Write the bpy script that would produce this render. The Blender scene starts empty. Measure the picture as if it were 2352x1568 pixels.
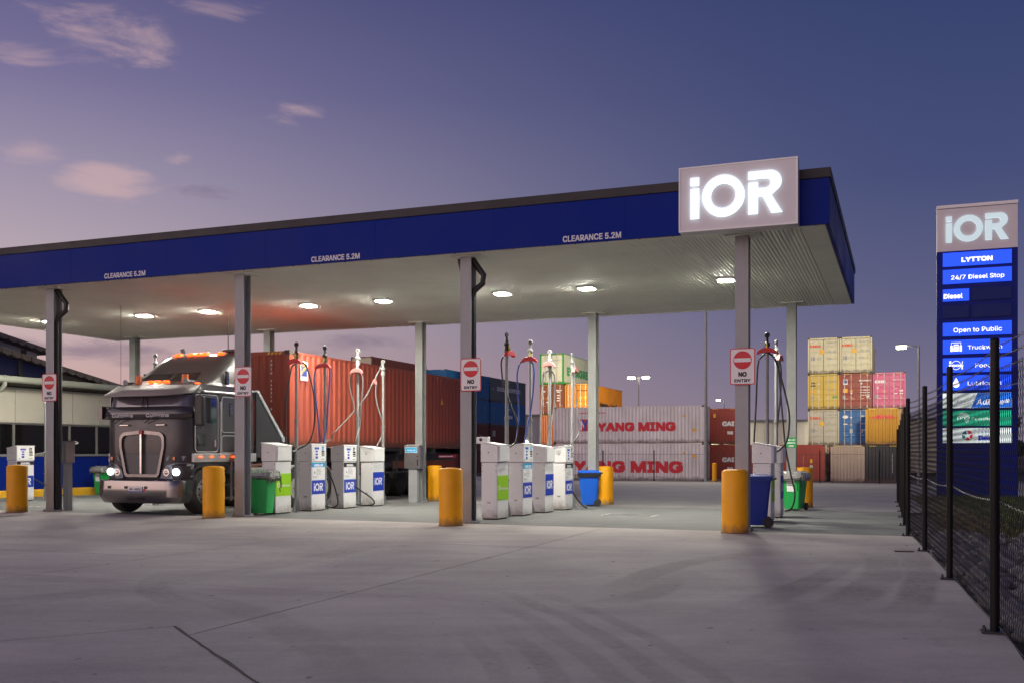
import bpy, bmesh, math, random, os
from mathutils import Vector, Matrix
random.seed(7)
R = math.radians
SC = bpy.context.scene
COL = SC.collection
pi = math.pi

# ------------------------------------------------------------------ camera
cam_d = bpy.data.cameras.new('camera')
cam = bpy.data.objects.new('camera', cam_d)
COL.objects.link(cam)
cam.location = (0, 0, 1.444)
cam.rotation_euler = (R(90), 0, 0)
cam_d.sensor_width = 36
cam_d.lens = 36 * 2300 / 2352
cam_d.shift_y = 0.1071
cam_d.clip_start = 0.1
cam_d.clip_end = 6000
SC.camera = cam

# ------------------------------------------------------------------ exposure
SC.view_settings.view_transform = 'Standard'
SC.view_settings.look = 'None'
SC.view_settings.exposure = 0
SC.view_settings.gamma = 1
SC.view_settings.use_curve_mapping = False
SC.cycles.max_bounces = 6
SC.cycles.diffuse_bounces = 3
SC.cycles.glossy_bounces = 3
SC.cycles.transmission_bounces = 4
SC.cycles.transparent_max_bounces = 6
SC.cycles.sample_clamp_indirect = 4
SC.cycles.caustics_reflective = False
SC.cycles.caustics_refractive = False


def lin(c):
    return tuple(((x / 255) / 12.92 if x / 255 <= .04045 else ((x / 255 + .055) / 1.055) ** 2.4) for x in c)


# ------------------------------------------------------------------ world: dusk sky
SUN_AZ = R(-112)          # the sun has set to the left, a little behind the camera
wd = bpy.data.worlds.new('World')
SC.world = wd
wd.use_nodes = True
nt = wd.node_tree
nt.nodes.clear()


def wn(t, **k):
    n = nt.nodes.new(t)
    for a, b in k.items():
        setattr(n, a, b)
    return n


def wl(a, b):
    nt.links.new(a, b)


def wmath(op, a, b=None, c=None, clamp=False):
    n = wn('ShaderNodeMath', operation=op, use_clamp=clamp)
    for i, x in enumerate((a, b, c)):
        if x is None:
            continue
        if isinstance(x, (int, float)):
            n.inputs[i].default_value = x
        else:
            wl(x, n.inputs[i])
    return n.outputs[0]


def wramp(fac, stops):
    n = wn('ShaderNodeValToRGB')
    cr = n.color_ramp
    cr.interpolation = 'EASE' if False else 'LINEAR'
    while len(cr.elements) < len(stops):
        cr.elements.new(.5)
    for e, (p, c) in zip(cr.elements, stops):
        e.position = p
        e.color = (*c, 1)
    wl(fac, n.inputs[0])
    return n.outputs[0]


def wmix(f, a, b):
    n = wn('ShaderNodeMix', data_type='RGBA')
    if isinstance(f, (int, float)):
        n.inputs[0].default_value = f
    else:
        wl(f, n.inputs[0])
    for i, x in ((6, a), (7, b)):
        if isinstance(x, tuple):
            n.inputs[i].default_value = (*x, 1)
        else:
            wl(x, n.inputs[i])
    return n.outputs[2]


tc = wn('ShaderNodeTexCoord')
sx = wn('ShaderNodeSeparateXYZ')
wl(tc.outputs['Generated'], sx.inputs[0])
dx, dy, dz = sx.outputs
el = wmath('MAXIMUM', dz, 0.0)
sdot = wmath('ADD', wmath('MULTIPLY', dx, math.sin(SUN_AZ)), wmath('MULTIPLY', dy, math.cos(SUN_AZ)))
sf = wmath('MULTIPLY_ADD', sdot, .5, .5)
east = wramp(el, [(0, lin((134, 122, 140))), (.06, lin((120, 114, 138))), (.13, lin((97, 98, 132))), (.25, lin((70, 79, 121))), (.42, lin((50, 64, 108))), (1, lin((38, 48, 90)))])
mid = wramp(el, [(0, lin((222, 178, 160))), (.06, lin((208, 172, 166))), (.13, lin((198, 178, 182))), (.25, lin((158, 147, 170))), (.33, lin((122, 115, 153))), (.42, lin((92, 90, 134))), (1, lin((60, 62, 108)))])
west = wramp(el, [(0, (2.35, 1.55, 1.27)), (.10, (2.1, 1.58, 1.54)), (.25, (1.6, 1.32, 1.42)), (.5, (.8, .69, .8)), (1, (.16, .15, .22))])
f1 = wn('ShaderNodeMapRange', interpolation_type='SMOOTHSTEP')
f1.inputs[1].default_value = .14
f1.inputs[2].default_value = .585
wl(sf, f1.inputs[0])
f2 = wn('ShaderNodeMapRange', interpolation_type='SMOOTHSTEP')
f2.inputs[1].default_value = .56
f2.inputs[2].default_value = .95
wl(sf, f2.inputs[0])
sky = wmix(f2.outputs[0], wmix(f1.outputs[0], east, mid), west)
# clouds: each a soft patch at its own azimuth and elevation, broken up by noise
az = wmath('ARCTAN2', dx, dy)
ele = wmath('ARCSINE', dz)
nz = wn('ShaderNodeTexNoise')
nz.inputs['Scale'].default_value = 11
nz.inputs['Detail'].default_value = 9
nz.inputs['Roughness'].default_value = .6
nz.inputs['Distortion'].default_value = .5
mp = wn('ShaderNodeMapping')
mp.inputs['Scale'].default_value = (1, 1, 3.4)
wl(tc.outputs['Generated'], mp.inputs[0])
wl(mp.outputs[0], nz.inputs['Vector'])


def patches(lst):
    tot = None
    for a, e, ra, re, k in lst:
        q = wmath('ADD', wmath('POWER', wmath('MULTIPLY_ADD', az, 1 / ra, -a / ra), 2), wmath('POWER', wmath('MULTIPLY_ADD', ele, 1 / re, -e / re), 2))
        m = wmath('MULTIPLY', wmath('SUBTRACT', 1, q, clamp=True), k)
        tot = m if tot is None else wmath('MAXIMUM', tot, m)
    return tot


def cdir(px, py, rx, ry, k):
    p, q = (px - 1176) / 2300, (1036 - py) / 2300
    return math.atan(p), math.asin(q / math.sqrt(1 + p * p + q * q)), rx / 2300, ry / 2300, k


def density(mask):
    m = wmath('MULTIPLY_ADD', mask, .9, wmath('MULTIPLY_ADD', nz.outputs[0], 3.4, -2.05))
    n = wn('ShaderNodeMapRange', interpolation_type='SMOOTHSTEP')
    n.inputs[1].default_value = .0
    n.inputs[2].default_value = 1.15
    wl(m, n.inputs[0])
    k = wn('ShaderNodeMapRange', interpolation_type='SMOOTHSTEP')
    k.inputs[1].default_value = .0
    k.inputs[2].default_value = .4
    wl(mask, k.inputs[0])
    return wmath('MULTIPLY', n.outputs[0], k.outputs[0])


high = patches([cdir(*c) for c in ((130, 75, 330, 95, .68), (330, 120, 150, 60, .6), (45, 118, 110, 48, 1.1), (510, 5, 150, 45, .75), (680, 266, 92, 34, 1.25), (765, 296, 50, 17, 1.0),
        (408, 366, 52, 20, .95), (265, 425, 140, 55, 1.35), (640, 462, 55, 24, .55), (20, 345, 130, 34, .6), (1185, 305, 60, 16, .35), (60, 520, 160, 40, .5))])
low = patches([cdir(*c) for c in ((460, 446, 170, 28, .8), (210, 806, 230, 38, 1.1), (800, 786, 170, 26, 1.1), (690, 806, 150, 24, 1.0), (480, 770, 260, 46, .95), (-250, 800, 300, 50, 1.0), (60, 790, 130, 30, .8))])
sky = wmix(wmath('MULTIPLY', density(high), .55), sky, lin((214, 178, 176)))
sky = wmix(wmath('MULTIPLY', density(low), .6), sky, lin((118, 104, 126)))
# below the horizon: dull ground colour
gf = wmath('MULTIPLY', dz, -30, clamp=True)
sky = wmix(gf, sky, (.06, .055, .06))
bgn = wn('ShaderNodeBackground')
bgn.inputs[1].default_value = 1.0
wl(sky, bgn.inputs[0])
wo = wn('ShaderNodeOutputWorld')
wl(bgn.outputs[0], wo.inputs[0])

# last light of the set sun, very weak and soft
sd = bpy.data.lights.new('sun', 'SUN')
sd.energy = .12
sd.angle = R(25)
sd.color = (1, .72, .6)
sun = bpy.data.objects.new('sun', sd)
COL.objects.link(sun)
sun.rotation_euler = Vector((-math.sin(SUN_AZ), -math.cos(SUN_AZ), -.12)).to_track_quat('-Z', 'Y').to_euler()

# ------------------------------------------------------------------ site frame
# u runs along the canopy front (to the right), v goes into depth; origin at the base of the front right column
ANG = R(21.2)
OX, OY = 4.24, 18.4


def gz(v):
    """height of the ground: level in front, falling gently towards the container yard"""
    if v <= 0:
        return 0.0
    v = min(v, 90)
    return -.0115 * v - .00005 * v * v


def W(u, v, z=0.0):
    return Vector((OX + u * math.cos(ANG) + v * math.sin(ANG), OY - u * math.sin(ANG) + v * math.cos(ANG), z))


# ------------------------------------------------------------------ materials
MATS = {}


def mat(name, col=None, rough=.5, metal=0., var=.08, vs=2.5, bump=0., bs=60., dirt=0., dcol=(.12, .09, .07), emit=0., ecol=None, spec=.5, coat=0., streak=0., rvar=.12):
    if name in MATS:
        return MATS[name]
    m = bpy.data.materials.new(name)
    m.use_nodes = True
    t = m.node_tree
    N, L = t.nodes, t.links
    b = N['Principled BSDF']
    b.inputs['Metallic'].default_value = metal
    b.inputs['Specular IOR Level'].default_value = spec
    b.inputs['Coat Weight'].default_value = coat
    MATS[name] = m
    if emit:
        b.inputs['Base Color'].default_value = (*col, 1)
        b.inputs['Roughness'].default_value = rough
        b.inputs['Emission Color'].default_value = (*(ecol or col), 1)
        b.inputs['Emission Strength'].default_value = emit
        return m
    tcn = N.new('ShaderNodeTexCoord')
    n1 = N.new('ShaderNodeTexNoise')
    n1.inputs['Scale'].default_value = vs
    n1.inputs['Detail'].default_value = 6
    n1.inputs['Roughness'].default_value = .6
    L.new(tcn.outputs['Object'], n1.inputs['Vector'])
    hv = N.new('ShaderNodeMapRange')
    hv.inputs[1].default_value = .3
    hv.inputs[2].default_value = .7
    hv.inputs[3].default_value = 1 - var
    hv.inputs[4].default_value = 1 + var
    L.new(n1.outputs[0], hv.inputs[0])
    mx = N.new('ShaderNodeMix')
    mx.data_type = 'RGBA'
    mx.blend_type = 'MULTIPLY'
    mx.inputs[0].default_value = 1
    mx.inputs[6].default_value = (*col, 1)
    L.new(hv.outputs[0], mx.inputs[7])
    out = mx.outputs[2]
    if dirt or streak:
        n2 = N.new('ShaderNodeTexNoise')
        n2.inputs['Scale'].default_value = vs * 1.7
        n2.inputs['Detail'].default_value = 8
        n2.inputs['Roughness'].default_value = .7
        if streak:
            mpn = N.new('ShaderNodeMapping')
            mpn.inputs['Scale'].default_value = (3, 3, .25)
            L.new(tcn.outputs['Object'], mpn.inputs[0])
            L.new(mpn.outputs[0], n2.inputs['Vector'])
        else:
            L.new(tcn.outputs['Object'], n2.inputs['Vector'])
        dr = N.new('ShaderNodeMapRange')
        dr.inputs[1].default_value = .52
        dr.inputs[2].default_value = .78
        dr.inputs[3].default_value = 0
        dr.inputs[4].default_value = max(dirt, streak)
        L.new(n2.outputs[0], dr.inputs[0])
        m2 = N.new('ShaderNodeMix')
        m2.data_type = 'RGBA'
        L.new(dr.outputs[0], m2.inputs[0])
        L.new(out, m2.inputs[6])
        m2.inputs[7].default_value = (*dcol, 1)
        out = m2.outputs[2]
    L.new(out, b.inputs['Base Color'])
    rr = N.new('ShaderNodeMapRange')
    rr.inputs[1].default_value = .3
    rr.inputs[2].default_value = .7
    rr.inputs[3].default_value = max(.02, rough - rvar * .6)
    rr.inputs[4].default_value = min(1, rough + rvar)
    L.new(n1.outputs[0], rr.inputs[0])
    L.new(rr.outputs[0], b.inputs['Roughness'])
    if bump:
        n3 = N.new('ShaderNodeTexNoise')
        n3.inputs['Scale'].default_value = bs
        n3.inputs['Detail'].default_value = 4
        L.new(tcn.outputs['Object'], n3.inputs['Vector'])
        bp = N.new('ShaderNodeBump')
        bp.inputs['Strength'].default_value = bump
        bp.inputs['Distance'].default_value = .01
        L.new(n3.outputs[0], bp.inputs['Height'])
        L.new(bp.outputs[0], b.inputs['Normal'])
    return m


def add_grime(m, top, col, amount, scale=9., rub=None):
    """dirt splashed up from the ground, and black rub marks where tyres and bumpers touched"""
    t = m.node_tree
    N, L = t.nodes, t.links
    b = N['Principled BSDF']
    src = b.inputs['Base Color'].links[0].from_socket
    tcn = N.new('ShaderNodeTexCoord')
    sp = N.new('ShaderNodeSeparateXYZ')
    L.new(tcn.outputs['Object'], sp.inputs[0])
    n = N.new('ShaderNodeTexNoise')
    n.inputs['Scale'].default_value = scale
    n.inputs['Detail'].default_value = 7
    n.inputs['Roughness'].default_value = .68
    L.new(tcn.outputs['Object'], n.inputs['Vector'])
    zz = N.new('ShaderNodeMapRange')
    zz.inputs[1].default_value = 0
    zz.inputs[2].default_value = top
    zz.inputs[3].default_value = .55
    zz.inputs[4].default_value = 0
    L.new(sp.outputs[2], zz.inputs[0])
    ad = N.new('ShaderNodeMath')
    ad.operation = 'ADD'
    L.new(zz.outputs[0], ad.inputs[0])
    L.new(n.outputs[0], ad.inputs[1])
    mr = N.new('ShaderNodeMapRange')
    mr.inputs[1].default_value = .62
    mr.inputs[2].default_value = 1.0
    mr.inputs[3].default_value = 0
    mr.inputs[4].default_value = amount
    L.new(ad.outputs[0], mr.inputs[0])
    mx = N.new('ShaderNodeMix')
    mx.data_type = 'RGBA'
    L.new(mr.outputs[0], mx.inputs[0])
    L.new(src, mx.inputs[6])
    mx.inputs[7].default_value = (*col, 1)
    out = mx.outputs[2]
    if rub:
        mp_ = N.new('ShaderNodeMapping')
        mp_.inputs['Scale'].default_value = rub
        oi = N.new('ShaderNodeObjectInfo')
        L.new(tcn.outputs['Object'], mp_.inputs[0])
        ml = N.new('ShaderNodeVectorMath')
        ml.operation = 'SCALE'
        ml.inputs[0].default_value = (37, 11, 5)
        L.new(oi.outputs['Random'], ml.inputs['Scale'])
        L.new(ml.outputs[0], mp_.inputs['Location'])
        n2 = N.new('ShaderNodeTexNoise')
        n2.inputs['Scale'].default_value = 1
        n2.inputs['Detail'].default_value = 6
        n2.inputs['Roughness'].default_value = .7
        L.new(mp_.outputs[0], n2.inputs['Vector'])
        m3 = N.new('ShaderNodeMapRange')
        m3.inputs[1].default_value = .66
        m3.inputs[2].default_value = .74
        m3.inputs[3].default_value = 0
        m3.inputs[4].default_value = .85
        L.new(n2.outputs[0], m3.inputs[0])
        m4 = N.new('ShaderNodeMix')
        m4.data_type = 'RGBA'
        L.new(m3.outputs[0], m4.inputs[0])
        L.new(out, m4.inputs[6])
        m4.inputs[7].default_value = (.03, .025, .02, 1)
        out = m4.outputs[2]
    L.new(out, b.inputs['Base Color'])


def concrete(name, col, stain=(.04, .036, .036), skid=True, patch=.55):
    """cast concrete: cloudy tone, brushed streaks, stains and (out front) curved tyre marks"""
    m = bpy.data.materials.new(name)
    m.use_nodes = True
    t = m.node_tree
    N, L = t.nodes, t.links
    b = N['Principled BSDF']
    g = N.new('ShaderNodeNewGeometry')
    pos = g.outputs['Position']

    def noise(sc, det=6, ro=.6, vec=None, dist=0):
        n = N.new('ShaderNodeTexNoise')
        n.inputs['Scale'].default_value = sc
        n.inputs['Detail'].default_value = det
        n.inputs['Roughness'].default_value = ro
        n.inputs['Distortion'].default_value = dist
        L.new(vec or pos, n.inputs['Vector'])
        return n.outputs[0]

    def mr(x, a, bb, c, d, sm=False):
        n = N.new('ShaderNodeMapRange')
        if sm:
            n.interpolation_type = 'SMOOTHSTEP'
        for i, vv in enumerate((a, bb, c, d)):
            n.inputs[i + 1].default_value = vv
        L.new(x, n.inputs[0])
        return n.outputs[0]

    def mth(op, a, bb=None):
        n = N.new('ShaderNodeMath')
        n.operation = op
        for i, x in enumerate((a, bb)):
            if x is None:
                continue
            if isinstance(x, (int, float)):
                n.inputs[i].default_value = x
            else:
                L.new(x, n.inputs[i])
        return n.outputs[0]

    def mul(c, f):
        n = N.new('ShaderNodeMix')
        n.data_type = 'RGBA'
        n.blend_type = 'MULTIPLY'
        n.inputs[0].default_value = 1
        if isinstance(c, tuple):
            n.inputs[6].default_value = (*c, 1)
        else:
            L.new(c, n.inputs[6])
        L.new(f, n.inputs[7])
        return n.outputs[2]

    def mix(f, c, d):
        n = N.new('ShaderNodeMix')
        n.data_type = 'RGBA'
        L.new(f, n.inputs[0])
        L.new(c, n.inputs[6])
        n.inputs[7].default_value = (*d, 1)
        return n.outputs[2]
    mpn = N.new('ShaderNodeMapping')
    mpn.inputs['Rotation'].default_value = (0, 0, ANG)
    mpn.inputs['Scale'].default_value = (.30, 1.5, 1)
    L.new(pos, mpn.inputs[0])
    c = mul(col, mr(noise(.45, 7, .65, dist=.6), .3, .7, .84, 1.12))
    c = mul(c, mr(noise(1.1, 8, .7, mpn.outputs[0], .4), .3, .75, .85, 1.12))
    c = mul(c, mr(noise(55, 3), .3, .7, .90, 1.09))
    c = mul(c, mr(noise(9, 8, .75), .3, .7, .92, 1.07))
    c = mix(mr(noise(.8, 8, .72, dist=1.2), .58, .84, 0, patch * .6), c, stain)
    sp = noise(6.5, 2, .5)
    c = mix(mr(sp, .72, .75, 0, .7), c, (.04, .037, .04))
    c = mix(mr(noise(2.3, 3, .55), .70, .76, 0, .5), c, (.06, .055, .055))
    if skid:
        sep = N.new('ShaderNodeSeparateXYZ')
        L.new(pos, sep.inputs[0])
        px, py = sep.outputs[0], sep.outputs[1]
        wob = noise(.5, 2)
        tot = None
        for (cx, cy, rad, w, k, ymin, ymax) in SKIDS:
            d = mth('SQRT', mth('ADD', mth('POWER', mth('SUBTRACT', px, cx), 2), mth('POWER', mth('SUBTRACT', py, cy), 2)))
            d = mth('ADD', d, mth('MULTIPLY', mth('SUBTRACT', wob, .5), .25))
            e = mth('DIVIDE', mth('ABSOLUTE', mth('SUBTRACT', d, rad)), w)
            e = mth('MULTIPLY', mr(e, .55, 1, 1, 0, True), k)
            e = mth('MULTIPLY', e, mr(py, ymin, ymin + 1.2, 0, 1, True))
            e = mth('MULTIPLY', e, mr(py, ymax - 2, ymax, 1, 0, True))
            tot = e if tot is None else mth('MAXIMUM', tot, e)
        tread = noise(14, 3, .6)
        tot = mth('MULTIPLY', tot, mr(tread, .3, .7, .35, 1.0))
        tot = mth('MULTIPLY', tot, mr(noise(.7, 3), .3, .65, .3, 1))
        c = mix(tot, c, (.035, .032, .034))
    L.new(c, b.inputs['Base Color'])
    L.new(mr(noise(1.3, 6), .3, .7, .70, .82), b.inputs['Roughness'])
    b.inputs['Specular IOR Level'].default_value = .22
    bp = N.new('ShaderNodeBump')
    bp.inputs['Strength'].default_value = .25
    bp.inputs['Distance'].default_value = .006
    L.new(noise(38, 5, .6), bp.inputs['Height'])
    L.new(bp.outputs[0], b.inputs['Normal'])
    MATS[name] = m
    return m


# tyre marks swung across the apron: centre x, y, radius, half width, strength, from y, to y
SKIDS = [(-14.1, 4.5, 15.16, .11, .42, 5.2, 11), (-14.1, 4.5, 15.5, .10, .34, 5.2, 11), (-16.8, 3.7, 17.66, .12, .42, 5.2, 10), (-16.8, 3.7, 17.98, .10, .34, 5.2, 10), (-11.3, 5.1, 11.65, .12, .42, 4.8, 9), (-11.3, 5.1, 11.3, .1, .32, 4.8, 9),
         (-17.3, 20.4, 23.74, .24, .6, 8.6, 15), (-7.3, 16.9, 12.74, .3, .55, 9, 15), (-23.5, 27.2, 31.28, .24, .55, 9, 14), (7.8, 8.8, 6.9, .26, .55, 10, 15), (-1.1, 11.7, 2.91, .24, .5, 9, 12.4), (-9, 4, 8.3, .25, .25, 5, 13), (-16, 18, 14, .35, .25, 7, 17)]

M_white = mat('white_paint', (.78, .78, .76), .38, var=.04, dirt=.12, dcol=(.45, .42, .38), vs=1.6)
M_grey_steel = mat('grey_steel_paint', (.31, .315, .325), .5, .0, var=.12, vs=1.5, streak=.35, dcol=(.2, .17, .16))
M_galv = mat('galvanised_steel', (.25, .26, .255), .55, .15, var=.16, vs=3, streak=.25, dcol=(.22, .22, .21))
M_blue = mat('blue_cladding', (.003, .017, .20), .45, var=.06, vs=.6, spec=.08)
M_cap = mat('brown_grey_flashing', (.034, .030, .032), .55, var=.1, spec=.3)
M_soffit = mat('soffit_sheet', (.78, .775, .69), .65, .0, var=.07, vs=.7, dirt=.15, dcol=(.4, .37, .32), spec=.15)
M_yellow = mat('bollard_yellow', (.82, .36, .002), .45, var=.07, vs=2, dirt=.2, dcol=(.5, .2, .005), spec=.3)
add_grime(M_yellow, .22, (.16, .10, .05), .75, 10, (5, 5, 2.2))
M_pumpw = mat('pump_white_paint', (.76, .76, .75), .4, var=.04, dirt=.12, dcol=(.5, .47, .43), vs=1.6)
add_grime(M_pumpw, .30, (.30, .26, .22), .7, 8, (9, 9, 6))
M_kerb = mat('kerb_yellow', (.75, .42, .02), .5, var=.1)
M_black = mat('black_plastic', (.012, .012, .013), .4)
M_rubber = mat('rubber', (.028, .026, .025), .8, var=.2, bump=.3, bs=30)
M_dark = mat('dark_steel', (.03, .03, .032), .45, .3, var=.2)
M_chrome = mat('polished_metal', (.62, .60, .60), .14, 1., var=.05, vs=4, rvar=.06)
M_alu = mat('brushed_aluminium', (.52, .52, .52), .36, .7, var=.08)
M_red = mat('sign_red', (.55, .006, .018), .4, var=.03)
M_signw = mat('sign_white', (.72, .70, .70), .4, var=.03)
M_ink = mat('black_ink', (.012, .012, .014), .5, var=.0)
M_inkg = mat('grey_ink', (.3, .3, .32), .5, var=.0)
M_inkw = mat('white_ink', (.8, .8, .8), .45, var=.0)
M_inkb = mat('blue_ink', (.012, .05, .42), .45, var=.0)
M_inkr = mat('red_ink', (.62, .006, .022), .45, var=.0)
M_inky = mat('yellow_ink', (.8, .42, .02), .45, var=.0)
M_inkgr = mat('green_ink', (.01, .28, .06), .45, var=.0)
M_cyan = mat('cyan_label', (.02, .36, .68), .4, var=.02)
M_blabel = mat('blue_label', (.006, .04, .42), .35, var=.02)
M_glabel = mat('lime_label', (.30, .62, .005), .38, var=.03)
M_stain = mat('stainless_steel', (.36, .35, .36), .32, .85, var=.1)
M_glass = mat('dark_glass', (.012, .013, .016), .05, 0, var=.0, spec=.8, rvar=.02)
M_amber = mat('amber_lens_lit', (1, .25, .03), .3, emit=5, ecol=(1, .055, .004))
M_amber_off = mat('amber_lens', (.75, .16, .01), .2, var=.05, coat=.4)
M_lamp = mat('lamp_white', (1, 1, 1), .3, emit=1000, ecol=(1, .965, .85))
M_post = mat('black_fence_paint', (.004, .004, .0045), .45, var=.1, spec=.2)
M_wire = mat('black_coated_wire', (.014, .014, .015), .35)


# ------------------------------------------------------------------ mesh builder
class MB:
    def __init__(s):
        s.v, s.f, s.m = [], [], []

    def add(s, vs, fs, mi=0):
        o = len(s.v)
        s.v += [tuple(v) for v in vs]
        s.f += [tuple(i + o for i in f) for f in fs]
        s.m += [mi] * len(fs)
        return s

    def box(s, x0, x1, y0, y1, z0, z1, mi=0, M=None):
        vs = [Vector(p) for p in ((x0, y0, z0), (x1, y0, z0), (x1, y1, z0), (x0, y1, z0), (x0, y0, z1), (x1, y0, z1), (x1, y1, z1), (x0, y1, z1))]
        if M:
            vs = [M @ p for p in vs]
        return s.add(vs, [(0, 3, 2, 1), (4, 5, 6, 7), (0, 1, 5, 4), (1, 2, 6, 5), (2, 3, 7, 6), (3, 0, 4, 7)], mi)

    def hexa(s, lo, hi, mi=0):
        return s.add(list(lo) + list(hi), [(0, 3, 2, 1), (4, 5, 6, 7), (0, 1, 5, 4), (1, 2, 6, 5), (2, 3, 7, 6), (3, 0, 4, 7)], mi)

    def prism(s, poly, ax, d0, d1, mi=0):
        """polygon extruded along an axis; poly in the other two axes (x:(y,z), y:(x,z), z:(x,y))"""
        def P(a, b, d):
            return {'x': (d, a, b), 'y': (a, d, b), 'z': (a, b, d)}[ax]
        n = len(poly)
        ar = sum(poly[i][0] * poly[(i + 1) % n][1] - poly[(i + 1) % n][0] * poly[i][1] for i in range(n))
        pl = list(poly) if ar > 0 else list(poly)[::-1]
        if ax == 'y':
            pl = pl[::-1]
        vs = [P(a, b, d0) for a, b in pl] + [P(a, b, d1) for a, b in pl]
        fs = [tuple(range(n))[::-1], tuple(range(n, 2 * n))] + [(i, (i + 1) % n, n + (i + 1) % n, n + i) for i in range(n)]
        return s.add(vs, fs, mi)

    def cyl(s, p0, p1, r0, r1=None, n=12, mi=0, caps=True):
        r1 = r0 if r1 is None else r1
        p0, p1 = Vector(p0), Vector(p1)
        d = (p1 - p0).normalized()
        a = d.orthogonal().normalized()
        b = d.cross(a)
        vs = []
        for p, r in ((p0, r0), (p1, r1)):
            for i in range(n):
                t = 2 * pi * i / n
                vs.append(p + (a * math.cos(t) + b * math.sin(t)) * r)
        fs = [(i, (i + 1) % n, n + (i + 1) % n, n + i) for i in range(n)]
        if caps:
            fs += [tuple(range(n))[::-1], tuple(range(n, 2 * n))]
        return s.add(vs, fs, mi)

    def tube(s, pts, r, n=6, mi=0, closed=False):
        pts = [Vector(p) for p in pts]
        k = len(pts)
        vs = []
        up = None
        for i, p in enumerate(pts):
            if closed:
                d = pts[(i + 1) % k] - pts[i - 1]
            else:
                d = pts[min(i + 1, k - 1)] - pts[max(i - 1, 0)]
            d = d.normalized() if d.length > 1e-9 else Vector((0, 0, 1))
            if up is None:
                a = d.orthogonal().normalized()
            else:
                a = up - d * up.dot(d)
                a = a.normalized() if a.length > 1e-6 else d.orthogonal().normalized()
            up = a
            b = d.cross(a)
            for j in range(n):
                t = 2 * pi * j / n
                vs.append(p + (a * math.cos(t) + b * math.sin(t)) * r)
        fs = []
        for i in range(k if closed else k - 1):
            o, q = i * n, ((i + 1) % k) * n
            fs += [(o + j, o + (j + 1) % n, q + (j + 1) % n, q + j) for j in range(n)]
        if not closed:
            fs += [tuple(range(n))[::-1], tuple(range((k - 1) * n, k * n))]
        return s.add(vs, fs, mi)

    def lathe(s, prof, n=20, M=None, mi=0):
        """profile of (radius, height) turned round the local z axis"""
        vs = []
        for r, z in prof:
            for i in range(n):
                t = 2 * pi * i / n
                p = Vector((r * math.cos(t), r * math.sin(t), z))
                vs.append(M @ p if M else p)
        fs = []
        for k in range(len(prof) - 1):
            fs += [(k * n + i, k * n + (i + 1) % n, (k + 1) * n + (i + 1) % n, (k + 1) * n + i) for i in range(n)]
        if prof[0][0] > 1e-6:
            fs.append(tuple(range(n))[::-1])
        if prof[-1][0] > 1e-6:
            fs.append(tuple(range((len(prof) - 1) * n, len(prof) * n)))
        return s.add(vs, fs, mi)

    def sphere(s, c, r, n=10, mi=0, sz=1.0):
        prof = [(max(1e-7, r * math.sin(pi * k / (n // 2 + 1))), -r * sz * math.cos(pi * k / (n // 2 + 1))) for k in range(n // 2 + 2)]
        return s.lathe(prof, n, Matrix.Translation(c), mi)

    def loft(s, secs, mi=0, caps=True):
        n = len(secs[0])
        vs = [p for q in secs for p in q]
        fs = []
        for k in range(len(secs) - 1):
            fs += [(k * n + i, k * n + (i + 1) % n, (k + 1) * n + (i + 1) % n, (k + 1) * n + i) for i in range(n)]
        if caps:
            fs += [tuple(range(n))[::-1], tuple(range((len(secs) - 1) * n, len(secs) * n))]
        return s.add(vs, fs, mi)

    def grid(s, rows, mi=0):
        n = len(rows[0])
        vs = [p for q in rows for p in q]
        fs = [(k * n + i, k * n + i + 1, (k + 1) * n + i + 1, (k + 1) * n + i) for k in range(len(rows) - 1) for i in range(n - 1)]
        return s.add(vs, fs, mi)

    def mesh(s, name, mats, smooth=None):
        me = bpy.data.meshes.new(name)
        me.from_pydata(s.v, [], s.f)
        for m in (mats if isinstance(mats, (list, tuple)) else [mats]):
            me.materials.append(m)
        if any(s.m):
            me.polygons.foreach_set('material_index', s.m)
        me.update()
        if smooth:
            me.shade_smooth()
            me.set_sharp_from_angle(angle=R(smooth))
        return me

    def build(s, name, mats, parent=None, bevel=0, smooth=None, seg=2):
        return obj(name, s.mesh(name, mats, smooth), parent, bevel, seg)


FINE = {'rivet', 'fixing_clip', 'louvre', 'screw', 'small_print', 'rim_hole', 'wheel_nut', 'cladding_rib', 'hazard_mark', 'gutter_bracket', 'bumper_slot', 'keypad', 'pictogram', 'display_screen', 'vent_slat', 'chain'}


def obj(name, me, parent=None, bevel=0, seg=2):
    o = bpy.data.objects.new(name, me)
    COL.objects.link(o)
    if name in FINE:
        o['kind'] = 'stuff'
    if parent:
        o.parent = parent
    if bevel:
        b = o.modifiers.new('bevel', 'BEVEL')
        b.width = bevel
        b.segments = seg
        b.limit_method = 'ANGLE'
        b.angle_limit = R(40)
        b.harden_normals = False
    return o


def tag(o, label, cat, group=None):
    o['label'] = label
    o['category'] = cat
    if group:
        o['group'] = group
    return o


def thing(name, label, cat, u, v, z=None, rot=0., group=None, world=None):
    o = bpy.data.objects.new(name, None)
    COL.objects.link(o)
    o.empty_display_size = .3
    o.location = world if world else W(u, v, gz(v) if z is None else z)
    o.rotation_euler = (0, 0, -ANG + rot)
    return tag(o, label, cat, group)


def struct(o):
    o['kind'] = 'structure'
    return o


def stuff(o):
    o['kind'] = 'stuff'
    return o


def copy_tree(o, parent=None):
    c = o.copy()
    COL.objects.link(c)
    c.parent = parent
    for ch in KIDS.get(o.name, [x for x in o.children]):
        copy_tree(ch, c)
    return c


KIDS = {}


def dup(root, label, u, v, z=None, rot=0., group=None):
    c = copy_tree(root)
    c.location = W(u, v, gz(v) if z is None else z)
    c.rotation_euler = (0, 0, -ANG + rot)
    c['label'] = label
    if group:
        c['group'] = group
    return c


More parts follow.
